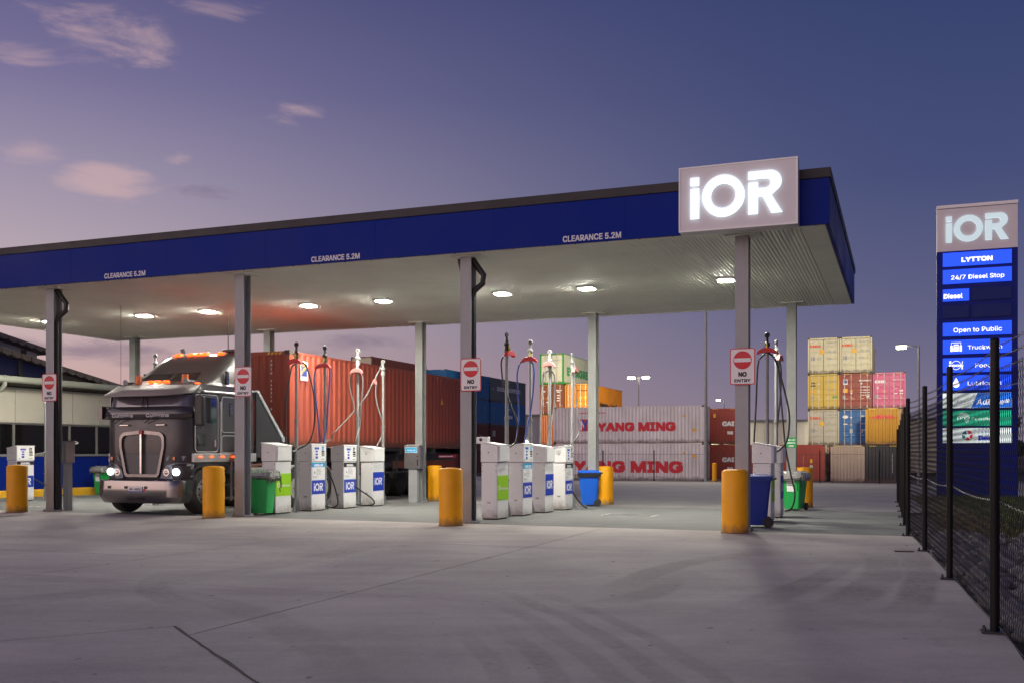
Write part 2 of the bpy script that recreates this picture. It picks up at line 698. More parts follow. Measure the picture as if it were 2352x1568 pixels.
# ------------------------------------------------------------------ lettering
FONT = None
try:
    FONT = bpy.data.fonts.load(os.path.join(bpy.utils.system_resource('DATAFILES'), 'fonts', 'Inter.woff2'))
except Exception:
    FONT = None


def curve_mesh(cu, name):
    o = bpy.data.objects.new(name, cu)
    COL.objects.link(o)
    bpy.context.view_layer.update()
    me = bpy.data.meshes.new_from_object(o.evaluated_get(bpy.context.evaluated_depsgraph_get()))
    bpy.data.objects.remove(o)
    bpy.data.curves.remove(cu)
    me.name = name
    return me


def text_mesh(body, h=None, w=None, bold=.0, depth=.003, m=None, shear=0., spacing=1.):
    """flat lettering mesh in the xy plane, centred; h is the cap height, w squeezes it to a width"""
    cu = bpy.data.curves.new('lettering', 'FONT')
    cu.body = body
    if FONT:
        cu.font = FONT
    cu.size = 1
    cu.align_x = 'CENTER'
    cu.shear = shear
    cu.space_character = spacing
    cu.resolution_u = 3
    me = curve_mesh(cu, 'lettering')
    xs = [v.co.x for v in me.vertices]
    ys = [v.co.y for v in me.vertices]
    cap = .727
    n = body.count('\n')
    sy = (h / cap) if h else None
    sx_ = w / (max(xs) - min(xs)) if w else None
    if sy is None:
        sy = sx_
    if sx_ is None:
        sx_ = sy
    cy = (cap if not n else max(ys) + min(ys)) / 2
    cx_ = (max(xs) + min(xs)) / 2
    for v in me.vertices:
        v.co.x = (v.co.x - cx_) * sx_
        v.co.y = (v.co.y - cy) * sy
        v.co.z = 0
    if bold:
        k = bold * (h or .1) * 2.5
        src = me
        bmm = bmesh.new()
        for i, (ax, ay) in enumerate(((0, 0), (k, k), (-k, k), (k, -k), (-k, -k))):
            n0 = len(bmm.verts)
            bmm.from_mesh(src)
            bmm.verts.ensure_lookup_table()
            for vv in bmm.verts[n0:]:
                vv.co.x += ax
                vv.co.y += ay
                vv.co.z += .0004 * i
        me = bpy.data.meshes.new('lettering')
        bmm.to_mesh(me)
        bmm.free()
        bpy.data.meshes.remove(src)
    me.materials.clear()
    me.materials.append(m or M_inkw)
    return me


# planes for lettering: name -> (right, up) so that the normal faces the reader
FACES = {'-y': Matrix(((1, 0, 0), (0, 0, -1), (0, 1, 0))), '+x': Matrix(((0, 0, 1), (1, 0, 0), (0, 1, 0))),
         '-x': Matrix(((0, 0, -1), (-1, 0, 0), (0, 1, 0))), '+y': Matrix(((-1, 0, 0), (0, 0, 1), (0, 1, 0)))}


def put(me, name, parent, at, face='-y', spin=0):
    o = bpy.data.objects.new(name, me)
    COL.objects.link(o)
    o.parent = parent
    M3 = FACES[face].to_4x4()
    o.matrix_local = Matrix.Translation(at) @ M3 @ Matrix.Rotation(spin, 4, 'Z')
    return o


def text(body, parent, at, face='-y', h=None, w=None, bold=.0, m=None, name='lettering', spin=0, shear=0., spacing=1.):
    return put(text_mesh(body, h, w, bold, m=m, shear=shear, spacing=spacing), name, parent, at, face, spin)


def arc(cx_, cy, r, a0, a1, n=16, ry=None):
    ry = ry or r
    return [(cx_ + r * math.cos(R(a0 + (a1 - a0) * i / n)), cy + ry * math.sin(R(a0 + (a1 - a0) * i / n))) for i in range(n + 1)]


def shape_mesh(contours, depth, mats, name='emblem'):
    """flat plate from outlines (holes allowed), front face at z=depth, back at 0; mats = face, edge"""
    cu = bpy.data.curves.new(name, 'CURVE')
    cu.dimensions = '2D'
    cu.fill_mode = 'BOTH'
    for c in contours:
        sp = cu.splines.new('POLY')
        sp.points.add(len(c) - 1)
        for p, q in zip(sp.points, c):
            p.co = (q[0], q[1], 0, 1)
        sp.use_cyclic_u = True
    cu.extrude = depth / 2
    me = curve_mesh(cu, name)
    for v in me.vertices:
        v.co.z += depth / 2
    me.materials.clear()
    for m in mats:
        me.materials.append(m)
    for p in me.polygons:
        p.material_index = 0 if (abs(p.normal.z) > .7 or len(mats) == 1) else 1
    return me


IOR_R = [(.196, .385), (.57, .385)] + arc(.57, .19, .195, 85, -40, 14) + [(.595, -.044), (.782, -.362), (.587, -.362), (.437, -.06), (.3625, -.06), (.3625, -.36), (.196, -.36), (.196, .19), (.3625, .19), (.3625, .085)] + arc(.50, .1675, .0825, -90, 90, 10) + [(.196, .25)]


def ior_contours(s=1.):
    cs = [[(-.822, .232), (-.667, .232), (-.667, .375), (-.822, .375)], [(-.822, -.36), (-.667, -.36), (-.667, .178), (-.822, .178)],
          arc(-.24, .01, .372, 0, 352, 44), arc(-.24, .01, .218, 0, 350, 35), IOR_R]
    return [[(x * s, y * s) for x, y in c] for c in cs]


def rrect(x0, x1, y0, y1, r, n=5):
    return arc(x1 - r, y1 - r, r, 0, 90, n) + arc(x0 + r, y1 - r, r, 90, 180, n) + arc(x0 + r, y0 + r, r, 180, 270, n) + arc(x1 - r, y0 + r, r, 270, 360, n)

# ================================================================== SETTING
# ground far and wide, falling gently behind the forecourt
M_soil = mat('soil_and_mulch', (.035, .030, .024), .95, var=.35, vs=1.2, dirt=.6, dcol=(.06, .055, .03), bump=.6, bs=14)
M_yard = concrete('yard_concrete', (.30, .285, .27), skid=False, patch=.45)
M_fore = concrete('forecourt_concrete', (.150, .153, .149), stain=(.22, .215, .20), skid=False, patch=.5)
M_apron = concrete('apron_concrete', (.395, .36, .335), skid=True)
M_joint = mat('joint_sealant', (.03, .027, .028), .8)

VS = [-60, -30, -14, -8, -4, -2, 0, 2, 4, 6, 8.7, 12, 16, 22, 30, 40, 50, 60, 75, 90, 140, 300, 900, 2500]
US = [-2500, -900, -300, -120, -60, -40, -20, 0, 3.1, 20, 60, 300, 1500, 2500]
g = MB()
g.grid([[W(u, v, gz(v) - .05) for u in US] for v in VS])
struct(g.build('ground', M_soil))


def fence_u(v):
    return 2.86 - .062 * v if v < 0 else 2.86 - .016 * v


def strip(name, m, u0, u1, v0, v1, dz, nv=12, fence=True):
    b = MB()
    rows = []
    for i in range(nv + 1):
        v = v0 + (v1 - v0) * i / nv
        e = min(u1, fence_u(v)) if fence else u1
        rows.append([W(u0 + (e - u0) * k / 6, v, gz(v) + dz) for k in range(7)])
    b.grid(rows)
    return struct(b.build(name, m))


# concrete yard behind the pumps, out to the container stacks
strip('yard_pavement', M_yard, -60, 30, 8.72, 90, -.004, 30, fence=False)
# grey forecourt slab under the canopy, in bays
fore = strip('forecourt_bed', M_joint, -25.2, 30, -.3, 8.72, -.025, 9)
fe = [-25.2, -19.25, -13.75, -8.25, -2.75, 2.9]
for i in range(5):
    b = MB()
    rows = []
    for k in range(7):
        v = -.3 + 9.02 * k / 6
        u1 = fe[i + 1] - .006 if i < 4 else fence_u(v)
        rows.append([W(fe[i] + .006, v, gz(v)), W((fe[i] + u1) / 2, v, gz(v)), W(u1, v, gz(v))])
    b.grid(rows)
    b.build('slab', M_fore, fore)
# pale apron in front, cast in slabs with sealed joints
apron = strip('apron_bed', M_joint, -60, 30, -60, -.3, -.03, 14)


def cell(poly, dz=0.0):
    """one slab: polygon in u, v, 9 mm in from its joints, edges let down into the joint"""
    n = len(poly)
    cu_ = sum(p[0] for p in poly) / n
    cv_ = sum(p[1] for p in poly) / n
    b = MB()
    ins = []
    for i in range(n):
        a, c, d = Vector(poly[i - 1]), Vector(poly[i]), Vector(poly[(i + 1) % n])
        e1 = (c - a).normalized()
        e2 = (d - c).normalized()
        n1 = Vector((-e1.y, e1.x))
        n2 = Vector((-e2.y, e2.x))
        k = .008 / max(.3, 1 + n1.dot(n2))
        ins.append(c + (n1 + n2) * k)
    top = [W(p.x, p.y, gz(p.y) + dz) for p in ins]
    bot = [W(p.x, p.y, gz(p.y) - .028) for p in ins]
    b.add(top + bot, [tuple(range(n))] + [(n + i, n + (i + 1) % n, (i + 1) % n, i) for i in range(n)])
    return b.build('slab', M_apron, apron)


def fu(v):
    return fence_u(v) + .02


cols_u = [-58, -20.5, -15.9, -11.3, -6.8]
for a, c in zip(cols_u, cols_u[1:]):
    for v0, v1 in ((-4.5, -.31), (-7.6, -4.5), (-9.78, -7.6)):
        cell([(a, v0), (c, v0), (c, v1), (a, v1)])
for v0, v1 in ((-4.5, -.31), (-9.78, -4.5)):
    cell([(-6.8, v0), (-2.52, v0), (-2.52, v1), (-6.8, v1)])
    cell([(-2.52, v0), (fu(v0), v0), (fu(v1), v1), (-2.52, v1)])
# the cut corner nearest the camera
cell([(-6.8, -9.78), (-6.8, -16.88), (-2.9, -11.98), (-2.52, -12.28), (-2.52, -9.78)])
cell([(-2.52, -9.78), (-2.52, -12.28), (3.6, -17.08), (fu(-9.78), -9.78)])
cell([(-2.9, -11.98), (-17.25, -30), (3.6, -30), (3.6, -17.08)])
cell([(-58, -9.78), (-58, -30), (-17.25, -30), (-6.8, -16.88), (-6.8, -9.78)])
b = MB()
rw = []
for i in range(41):
    t = i / 40
    p = Vector((-2.9, -11.98)).lerp(Vector((2.2, -15.98)), t)
    w_ = .008 + .010 * random.random()
    o_ = .006 * random.uniform(-1, 1)
    rw.append([W(p.x - .6 * (w_ + o_), p.y - .8 * (w_ + o_), .003), W(p.x + .6 * (w_ - o_), p.y + .8 * (w_ - o_), .003)])
b.grid([[r[1] for r in rw], [r[0] for r in rw]])
b.build('joint_seal', M_joint, apron)

# ================================================================== CANOPY
UL, UR, VF, VB = -23.55, 1.55, -.46, 9.75
HS = 5.40            # underside
canopy = thing('fuel_canopy', 'long blue fuel station canopy with grey corrugated soffit over the pumps', 'canopy', 0, 0, 0)
b = MB()
n = int((UR - .45 - UL - .2) / .076)
pts = []
for i in range(n):
    u = UL + .2 + i * .076
    pts += [(u, HS + .018), (u + .014, HS + .004), (u + .028, HS), (u + .048, HS), (u + .062, HS + .004)]
b.grid([[(u, VF + .07, z) for u, z in pts], [(u, VB - .07, z) for u, z in pts]])
b.build('soffit', M_soffit, canopy, smooth=40)
b = MB()
b.box(UR - .5, UR - .07, VF + .07, VB - .07, HS - .012, HS + .02)
b.box(UL + .07, UL + .25, VF + .07, VB - .07, HS - .012, HS + .02)
b.box(UL + .25, UR - .5, VF + .07, VF + .20, HS - .010, HS + .02)
b.box(UL + .25, UR - .5, VB - .17, VB - .07, HS - .010, HS + .02)
b.build('soffit_trim', M_soffit, canopy)
b = MB()
b.box(UL + .06, UR - .06, VF + .06, VB - .06, 6.05, 6.12)
b.build('roof_deck', M_cap, canopy)
# blue fascia, panel by panel
fj = [UL, -20.65, -18.1, -15.51, -12.73, -10.07, -7.39, -4.75, -2.1, .0, UR]
for v0, v1 in ((VF, VF + .06), (VB - .06, VB)):
    for a, c in zip(fj, fj[1:]):
        b = MB()
        b.box(a + .0015, c - .0015, v0, v1, HS, 6.2)
        b.build('fascia_panel', M_blue, canopy, bevel=.002)
vj = [VF + .065, 2.1, 4.65, 7.2, VB - .065]
for u0, u1 in ((UR - .06, UR), (UL, UL + .06)):
    for a, c in zip(vj, vj[1:]):
        b = MB()
        b.box(u0, u1, a + .004, c - .004, HS, 6.2)
        b.build('fascia_panel', M_blue, canopy, bevel=.006)
b = MB()
e = .025
b.box(UL - e, UR + e, VF - e, VF + .12, 6.203, 6.375)
b.box(UL - e, UR + e, VB - .12, VB + e, 6.203, 6.375)
b.box(UR - .12, UR + e, VF + .12, VB - .12, 6.203, 6.375)
b.box(UL - e, UL + .12, VF + .12, VB - .12, 6.203, 6.375)
b.build('roof_flashing', M_cap, canopy, bevel=.008)
b = MB()
for i in range(27):
    u = UL + .5 + i * .93
    b.cyl((u, VF - e, 6.225), (u, VF - e - .012, 6.225), .014, n=6)
b.build('rivet', M_dark, canopy)
b = MB()
for i in range(40):
    u = UL + .3 + i * .63
    b.box(u - .01, u + .01, VF - .004, VF + .05, HS - .014, HS)
b.build('fixing_clip', M_dark, canopy)
M_clear = mat('clearance_letter', (.62, .62, .66), .5, var=.02)
for u0, u1 in ((-14.5, -13.32), (-8.92, -7.76), (-3.32, -2.18), (-20.1, -18.95)):
    text('CLEARANCE 5.2M', canopy, ((u0 + u1) / 2, VF - .004, 5.515), '-y', h=.15, w=u1 - u0, bold=.012, m=M_clear)


def column(u, v, pipe=0):
    z0 = gz(v)
    b = MB()
    b.box(u - .12, u + .12, v - .135, v - .121, z0 + .03, HS - .03)
    b.box(u - .12, u + .12, v + .121, v + .135, z0 + .03, HS - .03)
    b.box(u - .006, u + .006, v - .121, v + .121, z0 + .03, HS - .03)
    c = b.build('column', M_grey_steel if v < 4 else M_galv, canopy)
    b = MB()
    b.box(u - .17, u + .17, v - .18, v + .18, z0 + .004, z0 + .03)
    for sx_ in (-.145, .145):
        for sy in (-.15, .15):
            b.cyl((u + sx_, v + sy, z0 + .03), (u + sx_, v + sy, z0 + .06), .014, n=6)
    b.build('base_plate', M_grey_steel, c)
    b = MB()
    b.box(u - .30, u + .34, v - .22, v + .22, HS - .03, HS - .006)
    b.build('cap_plate', M_soffit, c)
    if pipe:
        b = MB()
        x = u + .075
        b.tube([(x, v, z0 + .05), (x, v, 4.55), (x + .05, v + .02, 4.7), (x + .20, v + .1, 4.85), (x + .22, v + .1, 5.02), (x + .1, v + .05, 5.2), (x, v, 5.36)], .062, 10)
        b.tube([(u - .075, v, z0 + .05), (u - .075, v, 5.0), (u - .16, v + .02, 5.15), (u - .2, v + .03, 5.36)], .055, 10)
        b.build('downpipe', M_black, c, smooth=50)


for k in range(5):
    column(-5.5 * k, 0, 1 if k in (1, 3) else 0)
    column(-5.5 * k, 8.9)

# lamps recessed in the soffit, two over each pump island
def canopy_light(u, label):
    t = thing('canopy_light', label, 'ceiling light', u, 4.55, HS, group='lamps set in the canopy soffit')
    b = MB()
    b.box(-.205, .205, -.205, .205, -.04, .0)
    b.build('frame', M_white, t, bevel=.005)
    b = MB()
    b.prism(rrect(-.15, .15, -.15, .15, .02, 3), 'z', -.053, -.041)
    b.build('lens', M_lamp, t)


spots = [(-21.3, 'unseen canopy lamp behind the far left column, added to light the left pump'),  # unseen lamp, set behind the column to light the far left pump
         (-17.75, 'lit square canopy lamp above the truck, nearer the left column'), (-15.5, 'lit square canopy lamp above the truck roof, beside the second column'),
         (-12.2, 'lit square canopy lamp right of the second column, first after it'), (-9.93, 'lit square canopy lamp midway between second and third columns'),
         (-6.58, 'lit square canopy lamp just right of the third column'), (-4.37, 'lit square canopy lamp between the third and fourth columns'),
         (-1.04, 'lit square canopy lamp touching the left side of the right column')]
for u, l in spots:
    canopy_light(u, l)

# ================================================================== SIGNS
def emit_mat(name, col, e):
    return mat(name, col, .4, emit=e, ecol=col)


M_let_face = emit_mat('lit_letter_face', (.78, .90, .96), .80)
M_let_rim = emit_mat('lit_letter_edge', (.78, .95, 1.0), 1.7)
M_tot_face = emit_mat('totem_letter_face', (.47, .60, .63), .75)
M_tot_rim = emit_mat('totem_letter_edge', (.62, .85, .90), 1.15)
M_board = mat('sign_board_white', (.66, .62, .64), .45, var=.03)

# big lit board on the canopy front
s = thing('fascia_sign', 'white board with glowing white letters mounted on the canopy fascia', 'sign', .015, VF - .32, 5.95)
b = MB()
b.box(-1.035, 1.035, 0, .28, -.58, .58)
b.build('board', M_board, s, bevel=.008)
b = MB()
for x0, x1, z0, z1 in ((-1.035, 1.035, -.58, -.555), (-1.035, 1.035, .555, .58), (-1.035, -1.01, -.555, .555), (1.01, 1.035, -.555, .555)):
    b.box(x0, x1, -.012, .0, z0, z1)
b.build('frame', M_white, s)
for i, c in enumerate(([0, 1], [2, 3], [4])):
    cs = ior_contours()
    o = put(shape_mesh([cs[k] for k in c], .028, [M_let_face, M_let_rim]), 'letter', s, (0, -.012, 0))

# totem
TV = 23.0
TU0, TU1 = 4.005, 6.79
TW = TU1 - TU0
tot = thing('price_totem', 'tall blue totem sign with lit panels behind the black mesh fence', 'sign', (TU0 + TU1) / 2, TV, gz(TV))
G0 = -gz(TV)
M_tblue = mat('totem_blue', (.003, .012, .17), .4, var=.05, vs=.8, spec=.12)
M_lit_blue = emit_mat('lit_blue_panel', (.003, .075, .88), .9)
M_unlit = mat('unlit_blue_panel', (.003, .014, .13), .35, var=.05, spec=.15)
M_lit_white = emit_mat('lit_white_print', (.95, .97, 1), 1.05)
M_lit_wpanel = emit_mat('lit_white_panel', (.80, .93, .90), .82)
M_lit_green = emit_mat('lit_green_panel', (.005, .44, .24), .8)
M_lit_azure = emit_mat('lit_azure_panel', (.01, .18, .80), .75)
M_lit_navy = emit_mat('lit_navy_print', (.01, .03, .45), .8)
M_lit_red = emit_mat('lit_red_print', (.65, .01, .03), .8)
M_lit_teal = emit_mat('lit_teal_print', (.01, .16, .22), .8)
M_lit_grey = emit_mat('lit_grey_print', (.22, .27, .28), .7)
b = MB()
b.box(-TW / 2, TW / 2, 0, .55, 0, 9.05 + G0)
b.build('body', M_tblue, tot, bevel=.01)
b = MB()
b.box(-TW / 2, TW / 2, -.01, .56, 9.055 + G0, 10.68 + G0)
b.build('head', mat('totem_head', (.60, .55, .57), .45, var=.03), tot, bevel=.01)
b = MB()
b.box(-TW / 2 - .01, TW / 2 + .01, -.03, .58, 10.70 + G0, 10.82 + G0)
b.build('capping', M_signw, tot)
cs = ior_contours(1.34)
for c in ([0, 1], [2, 3], [4]):
    put(shape_mesh([cs[k] for k in c], .05, [M_tot_face, M_tot_rim]), 'letter', tot, (.03, -.012, 9.87 + G0))
PW = 2.37


def tz(py):
    return 1.444 + (1036 - py) * .01652 + G0


rows_y = [(579, 610.7, 'LYTTON'), (618, 651, '24/7 Diesel Stop'), (663, 691, 'Diesel'), (701, 730, ''), (740, 771, 'Open to Public'), (780, 812, 'Truckwash'), (821, 854, 'Food'), (861, 895, 'Lubricants'),
          (902, 936, 'adb'), (942, 977, 'fc'), (982, 1016, 'delo')]
F_ = -.05


def panel(x0, x1, y0, y1, m):
    b = MB()
    b.box(x0, x1, F_ + .002, 0, tz(y1), tz(y0))
    return b.build('lit_panel', m, tot, bevel=.004)


for y0, y1, tx in rows_y:
    zc = (tz(y0) + tz(y1)) / 2
    if tx == 'Diesel':
        p = panel(-PW / 2, -PW / 2 + .92, y0, y1, M_lit_blue)
        text(tx, p, (-PW / 2 + .36, F_ - .002, zc), '-y', h=.24, bold=.012, m=M_lit_white)
        panel(-PW / 2 + 1.02, PW / 2, y0, y1, M_unlit)
    elif tx == '':
        panel(-PW / 2, -PW / 2 + .92, y0, y1, M_unlit)
        panel(-PW / 2 + 1.02, PW / 2, y0, y1, M_unlit)
    elif tx == 'adb':
        p = panel(-PW / 2, PW / 2, y0, y1, M_lit_wpanel)
        zl, zh = tz(y1) - zc + .006, tz(y0) - zc - .006
        put(shape_mesh([[(-.2, zl), (PW / 2 - .006, zl), (PW / 2 - .006, zh), (.02, zh)]], .002, [M_lit_azure]), 'print', p, (0, F_, zc))
        text('HyBlue', p, (-.62, F_ - .004, zc), '-y', h=.15, m=M_lit_grey)
        text('AdBlue\u00ae', p, (.55, F_ - .006, zc - .02), '-y', h=.26, w=1.12, bold=.01, m=M_lit_white, shear=.15)
    elif tx == 'fc':
        p = panel(-PW / 2, PW / 2, y0, y1, M_lit_green)
        cs_ = []
        for r in (.06, .11, .16, .21):
            cs_.append(arc(0, 0, r, -60, 200, 18) + arc(0, 0, r - .02, 200, -60, 18))
        put(shape_mesh(cs_, .002, [M_lit_white]), 'print', p, (-.47, F_, zc))
        text('Fuelcharge', p, (.3, F_ - .004, zc), '-y', h=.15, w=.95, m=M_lit_white)
    elif tx == 'delo':
        p = panel(-PW / 2, PW / 2, y0, y1, M_lit_wpanel)

        def sect(a0, a1, m):
            put(shape_mesh([[(.06 * math.cos(R((a0 + a1) / 2)), .06 * math.sin(R((a0 + a1) / 2)))] + arc(0, 0, .19, a0, a1, 8)], .002, [m]), 'print', p, (-.33, F_, zc))
        sect(95, 165, M_lit_teal)
        sect(170, 235, M_lit_teal)
        sect(242, 305, M_lit_red)
        sect(312, 378, M_lit_red)
        sect(22, 88, M_lit_red)
        text('CALTEX', p, (.28, F_ - .004, zc + .14), '-y', h=.10, m=M_lit_navy)
        text('Delo', p, (.28, F_ - .004, zc - .06), '-y', h=.22, bold=.03, m=M_lit_navy)
    else:
        p = panel(-PW / 2, PW / 2, y0, y1, M_lit_blue)
        if tx == 'LYTTON':
            text(tx, p, (0, F_ - .002, zc), '-y', h=.21, w=1.04, bold=.03, m=M_lit_white)
        elif tx == '24/7 Diesel Stop':
            text(tx, p, (.02, F_ - .002, zc), '-y', h=.22, w=1.82, bold=.006, m=M_lit_white)
        elif tx == 'Open to Public':
            text(tx, p, (.02, F_ - .002, zc), '-y', h=.23, w=1.66, bold=.006, m=M_lit_white)
        else:
            text(tx, p, ({'Truckwash': .27, 'Food': .22, 'Lubricants': .27}[tx], F_ - .002, zc), '-y', h=.2, w={'Truckwash': 1.17, 'Food': .55, 'Lubricants': 1.17}[tx], bold=.004, m=M_lit_white)
            if tx == 'Truckwash':
                c = [[(-.2, -.17), (-.12, -.17), (-.12, .06), (-.2, .06)], [(.12, -.17), (.2, -.17), (.2, .06), (.12, .06)], [(-.17, .07), (-.155, .07), (-.155, .15), (.155, .15), (.155, .07), (.17, .07), (.17, .17), (-.17, .17)],
                     [(-.1, -.16), (.1, -.16), (.1, -.06), (.085, .02), (.085, .10), (-.085, .10), (-.085, .02), (-.1, -.06)], [(-.06, .025), (.06, .025), (.06, .05), (-.06, .05)]]
                put(shape_mesh(c, .002, [M_lit_white]), 'print', p, (-.72, F_, zc))
            elif tx == 'Food':
                put(shape_mesh([arc(0, 0, .17, 20, 160, 14) + arc(0, 0, .15, 160, 20, 14), arc(0, 0, .17, 200, 340, 14) + arc(0, 0, .15, 340, 200, 14), [(-.24, .06), (-.17, .06), (-.17, .16), (-.24, .16)], [(.19, .06), (.23, .06), (.23, .18)], [(.19, -.16), (.23, -.16), (.23, -.05), (.19, -.05)]], .002, [M_lit_white]), 'print', p, (-.72, F_, zc))
                text('FOOD', p, (-.72, F_ - .002, zc), '-y', h=.1, w=.48, bold=.03, m=M_lit_white)
            else:
                put(shape_mesh([arc(0, -.06, .12, -200, 20, 16) + [(0, .2)]], .002, [M_lit_white]), 'print', p, (-.72, F_, zc))


# NO ENTRY signs on the front columns
def no_entry(u, label):
    t = thing('no_entry_sign', label, 'sign', u, -.16, 2.99, group='no entry signs on the front columns')
    put(shape_mesh([rrect(-.225, .225, -.33, .33, .04)], .006, [M_red]), 'plate', t, (0, 0, 0))
    put(shape_mesh([rrect(-.208, .208, -.313, .313, .03)], .002, [M_signw]), 'panel', t, (0, -.0062, 0))
    put(shape_mesh([arc(0, 0, .165, 0, 352, 40)], .002, [M_red]), 'disc', t, (0, -.0085, .115))
    put(shape_mesh([rrect(-.15, .15, -.035, .035, .006)], .002, [M_signw]), 'bar', t, (0, -.011, .115))
    text('NO', t, (0, -.009, -.125), '-y', h=.105, bold=.025, m=M_ink)
    text('ENTRY', t, (0, -.009, -.245), '-y', h=.07, w=.285, bold=.022, m=M_ink)
    b = MB()
    b.box(-.12, .12, .0, .022, .2, .23)
    b.box(-.12, .12, .0, .022, -.23, -.2)
    b.build('bracket', M_galv, t)


no_entry(-16.48, 'red and white no entry sign on the column left of the truck')
no_entry(-10.87, 'red and white no entry sign on the column in front of the truck cab')
no_entry(-5.375, 'red and white no entry sign on the middle column before the brown containers')
no_entry(.02, 'red and white no entry sign on the column under the glowing canopy board')

# green spill kit notice on the rear right column
t = thing('spill_kit_sign', 'small green notice on the rear column above the green bin', 'sign', .0, 8.9 - .139, 1.68)
put(shape_mesh([rrect(-.135, .135, -.135, .135, .01)], .004, [M_inkgr]), 'plate', t, (0, 0, 0))
for i, w in enumerate(('SPILL KIT', 'LOCATED', 'HERE')):
    text(w, t, (0, -.0045, .08 - .08 * i), '-y', h=.05, w=(.22, .2, .12)[i], bold=.02, m=M_inkw)


# ================================================================== PUMPS
def soft(pts, k=6):
    """smooth path through points"""
    P = [Vector(p) for p in pts]
    out = []
    for i in range(len(P) - 1):
        p0, p1, p2, p3 = P[max(i - 1, 0)], P[i], P[i + 1], P[min(i + 2, len(P) - 1)]
        for j in range(k):
            t = j / k
            out.append(.5 * ((2 * p1) + (p2 - p0) * t + (2 * p0 - 5 * p1 + 4 * p2 - p3) * t * t + (3 * p1 - p0 - 3 * p2 + p3) * t ** 3))
    return out + [P[-1]]


M_hose_k = mat('black_hose', (.02, .02, .022), .4)
M_hose_b = mat('blue_hose', (.03, .06, .26), .4, var=.1)
M_hose_g = mat('grey_hose', (.15, .148, .143), .5, var=.1)
M_panelw = mat('pump_graphic_white', (.80, .80, .79), .35, var=.02)
M_screen = mat('pump_screen', (.03, .035, .03), .15)


def pump_base():
    """cabinet shared by every pump; the display side is +x"""
    t = thing('fuel_pump', '', 'fuel pump', 0, 0)
    b = MB()
    b.box(-.185, .185, -.315, .315, .03, 1.225)
    b.build('cabinet', M_pumpw, t, bevel=.006)
    b = MB()
    b.box(-.16, .16, -.29, .29, 0, .03)
    b.build('plinth', M_dark, t)
    b = MB()
    b.prism([(-.2, 1.235), (.2, 1.235), (.2, 1.635), (.17, 1.645), (-.2, 1.585)], 'y', -.325, .325)
    b.build('head', M_pumpw, t, bevel=.005)
    b = MB()
    b.prism([(-.215, 1.59), (.175, 1.652), (.215, 1.645), (.215, 1.662), (.17, 1.672), (-.215, 1.607)], 'y', -.335, .335)
    b.build('lid', M_pumpw, t, bevel=.004)
    for y, s_ in ((-.3165, -1), (.3165, 1)):
        b = MB()
        b.box(-.172, .172, min(y, y + s_ * .006), max(y, y + s_ * .006), .05, 1.2)
        b.build('side_panel', M_pumpw, t, bevel=.003)
        b = MB()
        for k in range(7):
            for x in (-.115, .025):
                yy = y + s_ * .007
                b.box(x, x + .085, min(yy, yy + s_ * .01), max(yy, yy + s_ * .01), .09 + k * .032, .104 + k * .032)
        for k in range(4):
            yy = (.325 + .001) * s_
            b.box(-.06, .07, min(yy, yy + s_ * .007), max(yy, yy + s_ * .007), 1.47 + k * .026, 1.48 + k * .026)
        b.build('louvre', M_pumpw, t)
        b = MB()
        yy = y + s_ * .008
        for x in (-.155, .155):
            for z in (.09, 1.04, 1.17):
                b.cyl((x, yy - .004, z), (x, yy + .004, z), .009, n=8)
        b.cyl((.02, .325 * s_ - .002, 1.44), (.02, .325 * s_ + .004 * s_, 1.44), .014, n=10)
        b.build('screw', M_dark, t)
        b = MB()
        b.box(-.03, .06, min(yy, yy + s_ * .002), max(yy, yy + s_ * .002), .345, .385)
        b.build('rating_plate', M_stain, t)
    # service door on the back of the head
    b = MB()
    b.box(-.235, -.2, -.27, .30, 1.25, 1.575)
    b.build('service_door', M_pumpw, t, bevel=.006)
    return t


def ior_label(t, face, z0, z1, w=.60):
    x = .1875 if face == '+x' else -.1875
    s_ = 1 if face == '+x' else -1
    b = MB()
    b.box(min(x, x + s_ * .003), max(x, x + s_ * .003), -w / 2, w / 2, z0, z1)
    o = b.build('logo_label', M_blabel, t)
    cs_ = ior_contours(.26 * w / .6)
    put(shape_mesh(cs_, .002, [M_inkw]), 'lettering', o, (x + s_ * .004, 0, (z0 + z1) / 2), face)


